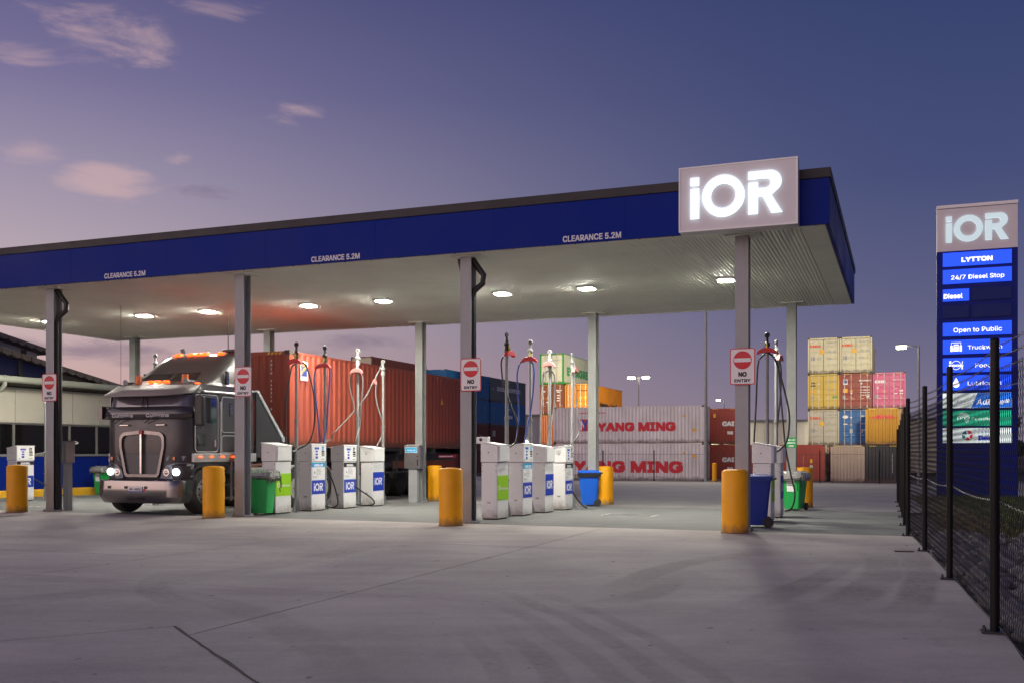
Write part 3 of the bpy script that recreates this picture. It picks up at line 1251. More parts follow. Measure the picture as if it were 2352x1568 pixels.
def display(t, kind, num):
    X = .2
    b = MB()
    b.box(X, X + .006, -.305, .305, 1.25, 1.62)
    p = b.build('display_panel', M_panelw, t, bevel=.002)
    X += .0065
    b = MB()
    for k in range(3):
        b.cyl((X - .001, -.17 + k * .068, 1.555), (X + .002, -.17 + k * .068, 1.555), .032, n=16)
    b.build('pictogram', M_inkb, p)
    b = MB()
    b.box(X - .001, X + .0025, .13, .22, 1.50, 1.60)
    b.build('number_plate', M_cyan if kind == 'ADBLUE' else M_ink, p)
    text(num, p, (X + .004, .175, 1.55), '+x', h=.065, bold=.03, m=M_inkw)
    b = MB()
    for z0, z1 in ((1.455, 1.49), (1.405, 1.435), (1.365, 1.385)):
        b.box(X - .001, X + .002, .12, .25, z0, z1)
    b.build('display_screen', M_screen, p)
    b = MB()
    for z0, z1 in ((1.46, 1.5), (1.385, 1.43), (1.30, 1.36)):
        b.box(X - .001, X + .002, -.155, -.06, z0, z1)
    b.build('keypad', M_inkb, p)
    b = MB()
    b.box(X - .001, X + .002, -.26, -.22, 1.275, 1.29)
    b.box(X - .001, X + .002, .11, .24, 1.28, 1.29)
    b.build('small_print', M_ink, p)
    x = .1875
    b = MB()
    b.box(x, x + .003, -.312, .312, 1.09, 1.205)
    o = b.build('fuel_label', M_cyan if kind == 'ADBLUE' else M_ink, t)
    text(kind, o, (x + .0045, 0, 1.147), '+x', h=.072, w=.40 if kind == 'ADBLUE' else .34, bold=.03, m=M_inkw)
    b = MB()
    b.box(x, x + .003, -.285, .285, .80, 1.075)
    o = b.build('notice_sheet', M_panelw, t)
    b = MB()
    for k in range(5):
        b.box(x + .003, x + .0042, -.10, .10 + .02 * (k % 3), 1.035 - k * .032, 1.045 - k * .032)
    for k in range(3):
        b.box(x + .003, x + .0042, -.25, -.08 + .1 * (k % 2), .865 - k * .022, .873 - k * .022)
    b.box(x + .003, x + .0042, -.2, -.15, .93, .985)
    b.build('small_print', M_inkg, o)
    ior_label(t, '+x', .42, .765)


def back(t, kind):
    if kind == 'HyGreen':
        x = -.1875
        b = MB()
        b.box(x - .003, x, -.312, .312, .42, .945)
        o = b.build('logo_label', M_glabel, t)
        text('HyGreen', o, (x - .004, -.075, .675), '-x', h=.068, w=.37, bold=.012, m=M_inkw)
        put(shape_mesh([arc(0, 0, .055, -60, 60, 10) + arc(0, 0, .03, 60, -60, 10), arc(0, 0, .055, 120, 240, 10) + arc(0, 0, .03, 240, 120, 10), [(-.018, .035), (0, .075), (.018, .035)], [(-.02, -.06), (0, -.01), (.02, -.06)]], .002, [M_inkw]), 'emblem', o, (x - .003, .2, .675), '-x')
    else:
        ior_label(t, '-x', .43, .945)


def hose(t, path, m, r=.020, name='hose'):
    """path in site u, v, z; stored in the pump's own frame"""
    inv = (Matrix.Translation(t.location) @ Matrix.Rotation(t.rotation_euler[2], 4, 'Z')).inverted()
    b = MB()
    b.tube(soft([inv @ W(*p) for p in path]), r, 8)
    return b.build(name, m, t, smooth=60)


proto = pump_base()
KIDS_P = list(proto.children)


def pump(u, v, facing, kind, label, first=[True]):
    rot = 0 if facing > 0 else pi
    if first[0]:
        t = proto
        t.location = W(u, v, gz(v))
        t.rotation_euler = (0, 0, -ANG + rot)
        first[0] = False
    else:
        t = proto.copy()
        COL.objects.link(t)
        for ch in KIDS_P:
            c = ch.copy()
            COL.objects.link(c)
            c.parent = t
        t.location = W(u, v, gz(v))
        t.rotation_euler = (0, 0, -ANG + rot)
    t['label'] = label
    t['group'] = 'fuel pumps on the islands'
    if kind[0] in ('ADBLUE', 'DIESEL'):
        display(t, *kind)
        back(t, 'iOR')
    else:
        back(t, kind[0])
        display(t, 'DIESEL', '5')
    return t


PV = {'A': (1.305, 2.82, 4.355, 5.89), 'B': (1.435, 2.97, 4.515, 6.065)}
for isl, u in (('A', -11.0), ('B', -5.5)):
    where = 'left island by the truck' if isl == 'A' else 'middle island before the white containers'
    v = PV[isl]
    p1 = pump(u, v[0], -1, ('HyGreen',), 'white pump with lime green label, %s' % where)
    p2 = pump(u, v[1], 1, ('ADBLUE', '7'), 'white pump with cyan band, %s' % where)
    if isl == 'A':
        p3 = pump(u, v[2], 1, ('DIESEL', '4'), 'white pump with black diesel band, left island by the truck')
        p4 = pump(u, v[3], -1, ('iOR',), 'white pump with only a blue label, last on left island by the truck')
        hose(p1, [(a, 2.13, z) for a, z in [(-11.3, 1.60), (-11.3, 2.56), (-11.16, 3.41), (-11.05, 3.56), (-10.91, 3.62), (-10.73, 3.52), (-10.59, 3.15), (-10.5, 2.73), (-10.49, 2.15), (-10.62, 1.7)]] + [(-10.8, 1.9, 1.5), (-10.82, 1.66, 1.43)], M_hose_k)
        hose(p2, [(a, 3.42 - .1 * (z < 2), z) for a, z in [(-11.08, 1.66), (-11.21, 2.36), (-11.3, 3.0), (-11.31, 3.39), (-11.22, 3.60), (-11.04, 3.65), (-10.9, 3.6), (-10.85, 3.42), (-10.9, 2.67), (-10.96, 2.03), (-10.98, 1.66)]], M_hose_b)
        hose(p2, [(-10.80, 3.2, .95), (-10.76, 3.4, .7), (-10.66, 3.45, .32), (-10.64, 3.45, .10), (-10.78, 3.44, .025), (-10.9, 3.38, .05), (-10.97, 3.2, .12)], M_hose_k)
        hose(p3, [(a, 5.09 - .2 * (z < 2), z) for a, z in [(-10.96, 1.62), (-10.98, 2.2), (-11.09, 2.58), (-11.22, 3.09), (-11.24, 3.40), (-11.17, 3.56), (-11.03, 3.60), (-10.9, 3.53), (-10.85, 3.36), (-10.88, 2.88), (-10.94, 2.14), (-10.92, 1.8), (-10.98, 1.6)]], M_hose_g)
        hose(p3, [(-10.82, 4.66, .5), (-10.72, 4.85, .37), (-10.5, 5.0, .17), (-10.49, 5.05, .035), (-10.7, 4.98, .0), (-10.9, 4.85, .03), (-10.98, 4.7, .12)], M_hose_k)
        hose(p4, [(-12.35, 2.7, 1.25)] + [(-12.22, 5.45, 1.72), (-12.1, 5.65, 1.95), (-11.75, 6.08, 2.52), (-11.45, 6.34, 3.02), (-11.3, 6.44, 3.38)] + [(a, 6.51, z) for a, z in [(-11.27, 3.44), (-11.22, 3.36), (-11.24, 3.1), (-11.18, 2.74), (-11.04, 2.35), (-11.0, 1.99)]] + [(-11.03, 6.2, 1.6)], M_hose_g)
    else:
        p3 = pump(u, v[2], -1, ('iOR',), 'white pump with only a blue label, third on the middle island')
        p4 = pump(u, v[3], 1, ('DIESEL', '2'), 'white pump with black diesel band, last on the middle island by the blue bin')
        hose(p1, [(a, 2.13, z) for a, z in [(-5.58, 3.56), (-5.62, 3.50), (-5.63, 3.36), (-5.58, 2.96), (-5.42, 2.53), (-5.26, 2.13), (-5.23, 1.86), (-5.29, 1.66)]] + [(-5.36, 1.85, 1.52), (-5.4, 1.75, 1.48)], M_hose_k)
        hose(p2, [(a, 3.6 - .3 * (z < 1.8), z) for a, z in [(-5.72, 1.66), (-5.77, 2.31), (-5.8, 2.96), (-5.81, 3.29), (-5.74, 3.54), (-5.6, 3.60), (-5.46, 3.57), (-5.39, 3.42), (-5.39, 3.12), (-5.46, 2.47), (-5.52, 1.66)]], M_hose_b)
        hose(p3, [(a, 5.08 - .3 * (z < 1.8), z) for a, z in [(-5.65, 1.6), (-5.69, 3.25), (-5.62, 3.42), (-5.49, 3.46), (-5.39, 3.38), (-5.37, 3.2), (-5.4, 2.49), (-5.46, 1.6)]], M_hose_g)
        hose(p4, [(a, 6.91 - .5 * (z < 1.7), z) for a, z in [(-5.46, 3.58), (-5.43, 3.37), (-5.39, 2.78), (-5.3, 2.31), (-5.33, 1.9), (-5.42, 1.6)]], M_hose_g)
        hose(p4, [(-5.34, 6.42, .40), (-5.25, 6.55, .2), (-5.1, 6.6, .02), (-5.0, 6.6, -.04), (-5.05, 6.75, -.05)], M_hose_k)
c1 = pump(0, 3.06, -1, ('HyGreen',), 'white pump with green label behind the blue bin, right column')
c2 = pump(0, 4.81, -1, ('iOR',), 'white pump half hidden behind another pump, next to the green bin')
hose(c1, [(a, 3.61 - .1 * (z < 1.7), z) for a, z in [(-.27, 1.6), (-.24, 2.41), (-.2, 3.3), (-.12, 3.50), (.01, 3.57), (.15, 3.47), (.25, 3.19), (.4, 2.61), (.47, 2.18), (.43, 1.73), (.31, 1.51), (.21, 1.44)]], M_hose_k)
hose(c2, [(a, 5.33, z) for a, z in [(.0, 1.62), (.04, 2.24), (.09, 2.67), (.11, 3.26), (.09, 3.47), (.06, 3.53), (.06, 3.26), (.13, 2.41), (.21, 1.55), (.33, .9), (.42, .47), (.35, .14), (.2, .06)]], M_hose_k)
cl = pump(-22.0, 4.08, 1, ('DIESEL', '3'), 'white diesel pump far left, in front of the blue and cream building')
hose(cl, [(-21.8, 4.4, 1.36), (-21.6, 4.7, 1.42), (-21.3, 5.0, 1.55), (-21.0, 5.3, 1.7), (-21.2, 5.4, 1.75)], M_hose_g)
hose(cl, [(-21.8, 4.4, .62), (-21.7, 4.7, .42), (-21.4, 5.1, .1), (-21.2, 5.2, -.02)], M_hose_k)
hose(cl, [(-21.75, 5.0, .8), (-21.85, 5.0, .4), (-21.8, 5.0, .05), (-21.6, 5.0, -.03)], M_hose_k)


# hose masts with swivel, chain and red saddle
M_saddle = mat('red_saddle', (.55, .02, .03), .45, var=.08)
M_saddle_p = mat('faded_pink_saddle', (.62, .22, .20), .5, var=.1)
M_spring = mat('yellow_tag', (.45, .42, .05), .6)


def mast(u, v, top, label, swing=0., pink=False, dark=False, lean=None, saddle=True, w=.2, m=None):
    z0 = gz(v)
    t = thing('hose_mast', label, 'hose mast', u, v, group='hose masts beside the pumps')
    H = top - z0
    b = MB()
    b.cyl((0, 0, 0), (0, 0, H - 1.9), .043, n=14)
    b.cyl((0, 0, H - 1.9), (0, 0, H - .42), .037, n=14)
    b.build('pole', m or M_galv, t, smooth=50)
    for z_, r_ in ((H - 1.93, .058), (.8, .056)):
        b = MB()
        b.cyl((0, 0, z_), (0, 0, z_ + .05), r_, n=14)
        b.build('collar', M_galv, t)
    b = MB()
    b.box(-.13, .13, -.13, .13, .0, .015)
    for sx_, sy in ((1, 0), (-1, 0), (0, 1), (0, -1)):
        a, c = Vector((sx_ * .05, sy * .05)), Vector((sx_ * .12, sy * .12))
        nx, ny = -sy * .006, sx_ * .006
        b.hexa([(a.x - nx, a.y - ny, .015), (c.x - nx, c.y - ny, .015), (c.x + nx, c.y + ny, .015), (a.x + nx, a.y + ny, .015)],
               [(a.x - nx, a.y - ny, .34), (a.x * 1.1 - nx, a.y * 1.1 - ny, .34), (a.x * 1.1 + nx, a.y * 1.1 + ny, .34), (a.x + nx, a.y + ny, .34)])
    b.build('foot', M_galv, t)
    ms = M_dark if dark else M_galv
    b = MB()
    b.cyl((0, 0, H - .45), (0, 0, H - .33), .062, .052, n=14)
    b.sphere((0, 0, H - .27), .066, 12)
    b.cyl((0, 0, H - .22), (0, 0, H - .12), .03, n=10)
    b.lathe([(.05, -.022), (.062, 0), (.05, .022), (.022, .022), (.022, -.022), (.05, -.022)], 16, Matrix.Translation((0, 0, H - .065)) @ Matrix.Rotation(swing, 4, 'Z') @ Matrix.Rotation(pi / 2, 4, 'X'))
    b.build('swivel', ms, t, smooth=45)
    if not saddle:
        return t
    dxy = Vector((math.cos(swing), math.sin(swing), 0))
    if lean:
        end = Vector(lean)
    else:
        off = Vector((-math.sin(swing), math.cos(swing), 0)) * -.085
        end = off + Vector((0, 0, 3.68 - z0))
    st = Vector((0, 0, H - .07)) + (end - Vector((0, 0, H - .07))).normalized() * .05
    b = MB()
    n_ = 9
    for k in range(n_):
        p, q = st.lerp(end, k / n_), st.lerp(end, (k + .92) / n_)
        b.tube([p, q], .010 if k % 2 else .018, 5)
    b.build('chain', ms, t)
    b = MB()
    mid_ = st.lerp(end, .55)
    b.tube([mid_, st.lerp(end, 1.02)], .022, 6)
    b.build('spring_balancer', M_spring if not pink else M_galv, t)
    # saddle: a channel bent over the hose
    b = MB()
    secs = []
    for k in range(11):
        a = pi * (k / 10) * .86 + pi * .07
        p = end + dxy * (-w * math.cos(a)) + Vector((0, 0, -.16 + .17 * math.sin(a)))
        nrm = (dxy * (-math.cos(a)) + Vector((0, 0, math.sin(a)))).normalized()
        sd_ = Vector((0, 0, 1)).cross(dxy)
        tk = .025 + .085 * math.sin(a)
        secs.append([p + sd_ * .045, p - sd_ * .045, p - sd_ * .045 - nrm * tk, p + sd_ * .045 - nrm * tk])
    b.loft(secs)
    b.build('saddle', M_saddle_p if pink else M_saddle, t, bevel=.006)
    return t


mast(-11, 2.13, 4.10, 'dark topped hose mast with red saddle, nearest the truck front', .12, dark=True)
mast(-11, 3.42, 4.14, 'hose mast with blue hoses over its saddle, beside the truck', .05, dark=True, w=.23)
mast(-11, 5.09, 4.23, 'hose mast with pink saddle and looped grey hose, beside the truck', .1, pink=True, w=.19)
mast(-11, 6.51, 4.05, 'hose mast whose grey hose is pulled across to the truck', .2, pink=True, lean=(-.27, .0, 3.49 - gz(6.51)), w=.07)
mast(-5.5, 2.13, 4.10, 'dark topped hose mast with its saddle seen edge on, middle island', 1.4, dark=True)
mast(-5.5, 3.66, 4.09, 'hose mast with blue hoses over a red saddle, middle island', .05, w=.21)
mast(-5.5, 5.08, 3.99, 'white hose mast with pink saddle in front of the green edged container', .05, pink=True, w=.17)
mast(-5.5, 6.91, 4.10, 'white hose mast last on the middle island, saddle edge on', 1.5, pink=True, w=.17)
mast(0, 3.61, 4.03, 'dark topped hose mast with wide red saddle by the right column', .05, dark=True, w=.23)
mast(0, 5.33, 4.05, 'hose mast behind the red saddle mast by the right column', 1.3, w=.15, pink=True)
mast(-22, 5.02, 3.32, 'pale hose mast in front of the cream office wall', .3, saddle=False)
mast(-16.5, 3.56, 4.14, 'lone hose mast top sticking up behind the truck roof', .4, saddle=False, pink=True)

# cabinets on posts by the columns
t = thing('meter_cabinet', 'stainless cabinet with cyan sign on the rear column beside the trailer', 'cabinet', -11.08, 8.62)
zc = -gz(8.62)
b = MB()
b.box(-.27, .27, -.14, .12, .93 + zc, 1.63 + zc)
b.build('box', M_stain, t, bevel=.008)
b = MB()
b.box(-.20, .25, -.12, .12, 1.632 + zc, 1.66 + zc)
b.box(-.14, .14, -.10, .06, -.02 + zc - .1, .925 + zc)
b.build('post', M_grey_steel, t)
put(shape_mesh([rrect(-.2, .2, -.085, .085, .02)], .004, [M_inkw]), 'sign_plate', t, (-.03, -.1405, 1.49 + zc))
put(shape_mesh([rrect(-.188, .188, -.073, .073, .016)], .002, [M_cyan]), 'sign_panel', t, (-.03, -.1448, 1.49 + zc))
text('ADBLUE', t, (-.03, -.148, 1.49 + zc), '-y', h=.06, w=.28, bold=.01, m=M_inkw)
b = MB()
b.box(.17, .195, -.155, -.14, 1.02 + zc, 1.2 + zc)
b.cyl((.18, -.14, 1.3 + zc), (.18, -.155, 1.3 + zc), .018, n=10)
b.build('latch', M_dark, t)
t = thing('card_reader_cabinet', 'dark cabinet on a post beside the column left of the truck', 'cabinet', -16.41, .34)
b = MB()
b.box(-.09, .09, -.14, .14, 1.17, 1.70)
b.build('box', M_stain, t, bevel=.006)
b = MB()
b.box(-.075, .075, -.075, .075, 0, 1.165)
b.build('post', M_grey_steel, t)
b = MB()
b.box(-.10, .10, -.16, .10, 1.702, 1.72)
b.build('hood', M_dark, t)


# bollards
def bollard_proto():
    t = thing('bollard', '', 'bollard', 0, 0)
    b = MB()
    b.lathe([(.232, .0), (.232, 1.075), (.222, 1.1), (.19, 1.118), (.1, 1.13), (1e-6, 1.133)], 28)
    b.build('post', M_yellow, t, smooth=50)
    b = MB()
    b.cyl((0, 0, -.01), (0, 0, .006), .25, n=28)
    b.build('collar', M_joint, t)
    return t


bp = bollard_proto()
bl = [(-16.95, -.68, 'yellow bollard at far left, in front of the diesel pump'), (-11.27, -.67, 'yellow bollard in front of the truck wheel'), (-5.5, -.86, 'yellow bollard beside the middle column base'), (-.05, -.62, 'large yellow bollard in front of the right column'),
      (-11.1, 10.1, 'yellow bollard behind the cyan signed cabinet, under the trailer side'), (-5.53, 10.3, 'yellow bollard behind the blue bin with the dark lid band'), (.18, 10.6, 'yellow bollard behind the green bin at the right')]
for i, (u, v, l) in enumerate(bl):
    if i == 0:
        bp.location = W(u, v, gz(v))
        bp['label'] = l
        bp['group'] = 'yellow bollards at the island ends'
    else:
        dup(bp, l, u, v, group='yellow bollards at the island ends')

# black backboards strapped to two rear bollards
for u, v, l in ((-11.36, 9.9, 'black plate strapped to the yellow bollard by the trailer'), (-5.76, 10.1, 'black plate strapped to the yellow bollard behind the blue bin')):
    t = thing('backing_plate', l, 'plate', u, v)
    b = MB()
    b.box(-.06, .03, -.2, .2, .35, 1.02)
    b.build('plate', M_black, t, bevel=.02)
    b = MB()
    for z in (.5, .9):
        b.tube([(.03, -.12, z), (.07, -.2, z + .02), (.12, -.14, z)], .012, 5)
    b.build('strap', M_saddle, t)


# wheelie bins
def bin_(u, v, rot, m, label, cover=False, m_lid=None, note=False, rim=None):
    t = thing('wheelie_bin', label, 'bin', u, v, rot=rot)
    b = MB()

    def sec(hw, hd, z, r=.05, dy=0):
        return [(x, y + dy, z) for x, y in rrect(-hw, hw, -hd, hd, r, 4)]
    b.loft([sec(.20, .21, .05), sec(.235, .255, .55), sec(.26, .285, .86), sec(.262, .29, .90), sec(.285, .315, .905), sec(.285, .315, .945)])
    b.build('body', m, t, smooth=35)
    b = MB()
    b.loft([sec(.295, .325, .948, .05), sec(.295, .325, .975, .05), sec(.27, .30, 1.0, .06), sec(.2, .22, 1.02, .06)])
    b.build('lid', m_lid or m, t, smooth=35)
    for sx_ in (-.235, .235):
        b = MB()
        b.cyl((sx_ - .03, .235, .10), (sx_ + .03, .235, .10), .10, n=18)
        w = b.build('wheel', M_rubber, t, bevel=.01)
        b = MB()
        b.cyl((sx_ - .034, .235, .10), (sx_ + .034, .235, .10), .05, n=12)
        b.build('hub', M_black, w)
    b = MB()
    b.tube([(-.2, .30, .92), (-.2, .38, .94), (.2, .38, .94), (.2, .30, .92)], .018, 6)
    b.cyl((-.2, .235, .10), (.2, .235, .10), .015, n=8)
    b.build('handle', M_black if not m_lid else m, t)
    if rim:
        b = MB()
        b.loft([sec(.291, .321, .83, .05), sec(.299, .329, .935, .05)], caps=False)
        b.build('bag_edge', rim, t)
    if cover:
        rnd = random.Random(int(u * 100))
        base = rrect(-.315, .315, -.345, .345, .07, 6)
        n_ = len(base)
        hang = [.80 + .05 * math.sin(i * .9 + u) + .03 * rnd.uniform(-1, 1) for i in range(n_)]
        b = MB()
        b.loft([[(x * 1.03 + .012 * rnd.uniform(-1, 1), y * 1.03 + .012 * rnd.uniform(-1, 1), h_) for (x, y), h_ in zip(base, hang)],
                [(x * 1.04 + .014 * rnd.uniform(-1, 1), y * 1.04 + .014 * rnd.uniform(-1, 1), .90) for x, y in base],
                [(x * 1.0, y * 1.0, .985 + .015 * rnd.uniform(-1, 1)) for x, y in base],
                [(x * .6, y * .6, 1.035 + .012 * rnd.uniform(-1, 1)) for x, y in base], [(x * .1, y * .1, 1.045) for x, y in base]])
        b.build('cover', mat('grey_plastic_cover', (.25, .25, .24), .25, .0, var=.3, vs=9, bump=.8, bs=22), t, smooth=30)
        b = MB()
        b.tube([(x * 1.05, y * 1.05, h_ + .03) for (x, y), h_ in zip(base, hang)], .009, 5, closed=True)
        b.tube([(.2, -.37, .82), (.22, -.375, .7), (.215, -.36, .6), (.23, -.36, .52)], .009, 5)
        b.tube([(.24, -.37, .82), (.29, -.37, .72), (.31, -.36, .62)], .009, 5)
        b.build('cord', M_black, t)
    if note:
        b = MB()
        b.hexa([(-.10, -.263, .50), (.10, -.263, .50), (.10, -.258, .50), (-.10, -.258, .50)], [(-.10, -.285, .80), (.10, -.285, .80), (.10, -.28, .80), (-.10, -.28, .80)])
        o = b.build('notice', M_panelw, t)
        text('SPILL KIT', o, (0, -.287, .765), '-y', h=.035, w=.17, bold=.02, m=M_ink)
        b = MB()
        for z, w in ((.70, .09), (.66, .085)):
            b.box(-w, w, -.282, -.275, z, z + .022)
        b.build('small_print', M_ink, o)
    return t


M_bing = mat('green_bin_plastic', (.012, .33, .07), .4, var=.05)
M_binb = mat('blue_bin_plastic', (.005, .10, .55), .38, var=.05)
M_binb2 = mat('dark_blue_bin_plastic', (.004, .022, .24), .38, var=.05)
bin_(-10.95, .62, R(100), M_bing, 'green wheelie bin with crumpled grey cover beside the lime labelled pump', cover=True)
bin_(-5.53, 8.6, R(-75), M_binb, 'bright blue wheelie bin with dark bag rim at the end of the middle island', rim=M_black)
bin_(.08, 1.05, R(-80), M_binb2, 'dark blue wheelie bin tucked behind the right column', rim=None)
bin_(.1, 8.55, R(-15), M_bing, 'green wheelie bin with white notice under the green column sign', cover=True, note=True)
bin_(-23.9, 9.45, R(-5), M_bing, 'green wheelie bin half hidden behind the truck bumper', cover=True, note=True)

# small white pump box left on the first pump of the middle island
t = thing('pump_box', 'small cream box lying on top of the lime labelled middle pump', 'box', -5.72, 1.30, 1.645 + gz(1.4))
b = MB()
b.box(-.13, .13, -.09, .09, .0, .13)
b.build('case', M_white, t, bevel=.01)
b = MB()
b.box(-.16, .2, -.11, .11, -.012, .0)
b.build('tray', M_white, t)
b = MB()
b.cyl((-.02, -.092, .07), (-.02, -.1, .07), .035, n=12)
b.box(-.05, -.02, -.1, -.091, .13, .18)
b.build('knob', M_dark, t)

# ================================================================== TRUCK
M_cab = mat('charcoal_cab_paint', (.046, .041, .046), .36, .15, var=.04, coat=.25)
M_cab2 = mat('matt_dark_fairing', (.03, .03, .032), .4, .1, var=.06)
M_mesh = mat('grille_mesh', (.10, .10, .105), .45, .6, var=.35, vs=60)
M_lens = mat('headlight_lens', (.30, .33, .36), .12, .2, var=.15, vs=9, coat=.6)
M_head = mat('headlight_lit', (1, 1, 1), .3, emit=9, ecol=(.85, .95, 1))
M_bug = mat('smoked_shield', (.05, .044, .05), .14, var=.1, coat=.4)
M_shgl = mat('windscreen_glass', (.15, .132, .165), .10, .0, var=.1, spec=.9, coat=.5)  # purplish sky reflection is put into the glass colour
UT, VT = -13.51, -.62
tr = thing('prime_mover', 'charcoal cab over truck with lit headlights and amber lights under the canopy', 'truck', UT, VT, 0)


def plan(hw, y0, y1, r, z, n=6, rb=.12):
    """rounded plan outline, front at y0; starts at rear left and runs round the front"""
    p = [(-hw, y1 - rb)] + [(x, y) for x, y in arc(-hw + r, y0 + r, r, 180, 270, n)] + [(x, y) for x, y in arc(hw - r, y0 + r, r, 270, 360, n)] + [(hw, y1 - rb), (hw - rb, y1), (-hw + rb, y1)]
    return [Vector((x, y, z)) for x, y in p]


CAB = [(1.195, .30, .42, 1.12), (1.20, .30, .42, 1.15), (1.21, .29, .42, 1.6), (1.21, .30, .42, 2.14), (1.20, .35, .42, 2.45), (1.18, .41, .42, 2.74), (1.17, .52, .42, 2.90), (1.17, .56, .42, 3.0)]
YB = 2.95
b = MB()
b.loft([plan(hw, y0, YB, r, z) for hw, y0, r, z in CAB])
b.build('cab', M_cab, tr, smooth=40)
b = MB()
b.loft([plan(hw, y0, .60, r, z, rb=.02) for hw, y0, r, z in ((1.15, .33, .26, .79), (1.19, .31, .27, .95), (1.195, .30, .28, 1.118))])
b.build('front_panel', M_cab, tr, smooth=40)
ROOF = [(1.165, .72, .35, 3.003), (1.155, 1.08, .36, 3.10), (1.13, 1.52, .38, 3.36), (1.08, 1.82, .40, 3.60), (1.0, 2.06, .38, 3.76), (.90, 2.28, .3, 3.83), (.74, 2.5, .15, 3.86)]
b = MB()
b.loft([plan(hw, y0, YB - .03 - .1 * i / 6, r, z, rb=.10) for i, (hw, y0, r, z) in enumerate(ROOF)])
b.build('roof_fairing', mat('roof_fairing_lamplit', (.13, .122, .12), .34, .25, var=.05, coat=.3), tr, smooth=40)  # lighter than the cab: canopy lamplight is put into this colour


def cabline(z):
    for a, c in zip(CAB, CAB[1:]):
        if a[3] <= z <= c[3]:
            k = (z - a[3]) / (c[3] - a[3])
            return [a[i] + (c[i] - a[i]) * k for i in range(3)]
    return CAB[-1][:3]


def front_strip(z0, z1, off, i0, i1, nz_=4, grow=0.):
    rows = []
    for k in range(nz_ + 1):
        z = z0 + (z1 - z0) * k / nz_
        hw, y0, r = cabline(z)
        pl = plan(hw + off, y0 - off, YB, r + off * .6, z)
        rows.append([p for p in pl[i0:i1]])
    return rows


# windscreen wraps the front, in two halves
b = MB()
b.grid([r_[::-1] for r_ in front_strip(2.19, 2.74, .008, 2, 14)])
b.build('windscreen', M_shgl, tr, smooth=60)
b = MB()
b.tube([(0.0, .30, 2.18), (.0, .405, 2.76)], .012, 5)
b.tube([(-.1, .27, 2.2), (-.05, .33, 2.5), (-.06, .40, 2.72)], .009, 5)
b.tube([(.1, .27, 2.2), (.1, .33, 2.5), (.05, .40, 2.72)], .009, 5)
b.build('windscreen_bar', M_black, tr)
# smoked bug shield with white script
b = MB()
rw = front_strip(2.20, 2.47, .10, 2, 14, 2)
b.grid([r_[::-1] for r_ in rw])
o = b.build('bug_shield', M_bug, tr, smooth=60)
so = o.modifiers.new('solid', 'SOLIDIFY')
so.thickness = .012
M_scr = mat('shield_script', (.42, .40, .41), .5, var=.03)
text('Cummins', tr, (-.5, .196, 2.285), '-y', h=.10, w=.60, bold=.03, m=M_scr)
text('Cummins', tr, (.5, .196, 2.285), '-y', h=.10, w=.64, bold=.03, m=M_scr)
b = MB()
b.box(-1.33, -1.2, .30, .55, 2.2, 2.5)
b.build('side_deflector', M_bug, tr)
b = MB()
for x, s_ in ((-.75, 1), (.1, 1)):
    b.tube([(x, .24, 2.10), (x + .28, .19, 2.22), (x + .62, .215, 2.26)], .012, 5)
b.build('wiper', M_black, tr)
b = MB()
for x in (-.62, .42):
    b.tube([(x, .30, 2.06), (x, .25, 2.05), (x + .24, .25, 2.05), (x + .24, .30, 2.06)], .012, 6)
b.build('grab_handle', M_chrome, tr)
# sun visor
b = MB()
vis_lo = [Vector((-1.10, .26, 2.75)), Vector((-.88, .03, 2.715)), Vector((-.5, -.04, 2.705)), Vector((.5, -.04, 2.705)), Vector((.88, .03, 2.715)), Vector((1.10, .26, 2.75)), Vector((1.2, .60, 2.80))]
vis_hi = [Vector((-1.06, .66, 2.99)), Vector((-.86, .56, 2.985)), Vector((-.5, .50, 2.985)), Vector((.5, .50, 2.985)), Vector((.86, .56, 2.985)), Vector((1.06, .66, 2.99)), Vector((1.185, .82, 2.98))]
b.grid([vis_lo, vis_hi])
o = b.build('sun_visor', mat('visor_metal', (.25, .222, .20), .55, .0, var=.08), tr, smooth=50)  # tan of reflected ground and sky is put into the matt colour
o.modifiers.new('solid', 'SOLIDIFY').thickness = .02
# roof windows
b = MB()
for x0, x1 in ((-.84, -.05), (.05, .84)):
    o_ = -.04
    b.add([(x0, 1.16 + o_, 3.135), (x1, 1.16 + o_, 3.135), (x1 - (.12 if x1 > .5 else 0), 1.475 + o_, 3.325), (x0 + (.12 if x0 < -.5 else 0), 1.475 + o_, 3.325)], [(0, 1, 2, 3)])
b.build('roof_window', M_glass, tr)
# grille: rounded chrome surround with mesh and centre bar
go = [(-.44, .86), (.44, .86), (.50, .92), (.64, 1.55)] + arc(.47, 1.72, .17, 0, 80, 5) + [(0, 1.935)] + arc(-.47, 1.72, .17, 100, 180, 5) + [(-.64, 1.55), (-.50, .92)]
gi = [(-.40, .925), (.40, .925), (.44, .965), (.575, 1.55)] + arc(.452, 1.69, .123, 0, 80, 5) + [(0, 1.855)] + arc(-.452, 1.69, .123, 100, 180, 5) + [(-.575, 1.55), (-.44, .965)]
gr = put(shape_mesh([go, gi], .07, [mat('grille_chrome', (.22, .21, .215), .22, .9, var=.08, vs=5)]), 'grille', tr, (0, .315, 0))
gr.modifiers.new('bevel', 'BEVEL').width = .02
gm = put(shape_mesh([gi], .02, [M_mesh]), 'grille_mesh', gr, (0, 0, 0))
gm.matrix_local = Matrix.Translation((0, 0, 0))
b = MB()
b.box(-.028, .028, .215, .315, .93, 1.85)
b.build('grille_bar', M_chrome, tr, bevel=.008)
put(shape_mesh([arc(0, .03, .055, -40, 220, 14) + [(-.03, -.11), (.03, -.11)]], .03, [mat('badge_red', (.32, .01, .03), .3, var=.05)]), 'badge', tr, (0, .245, 1.86))
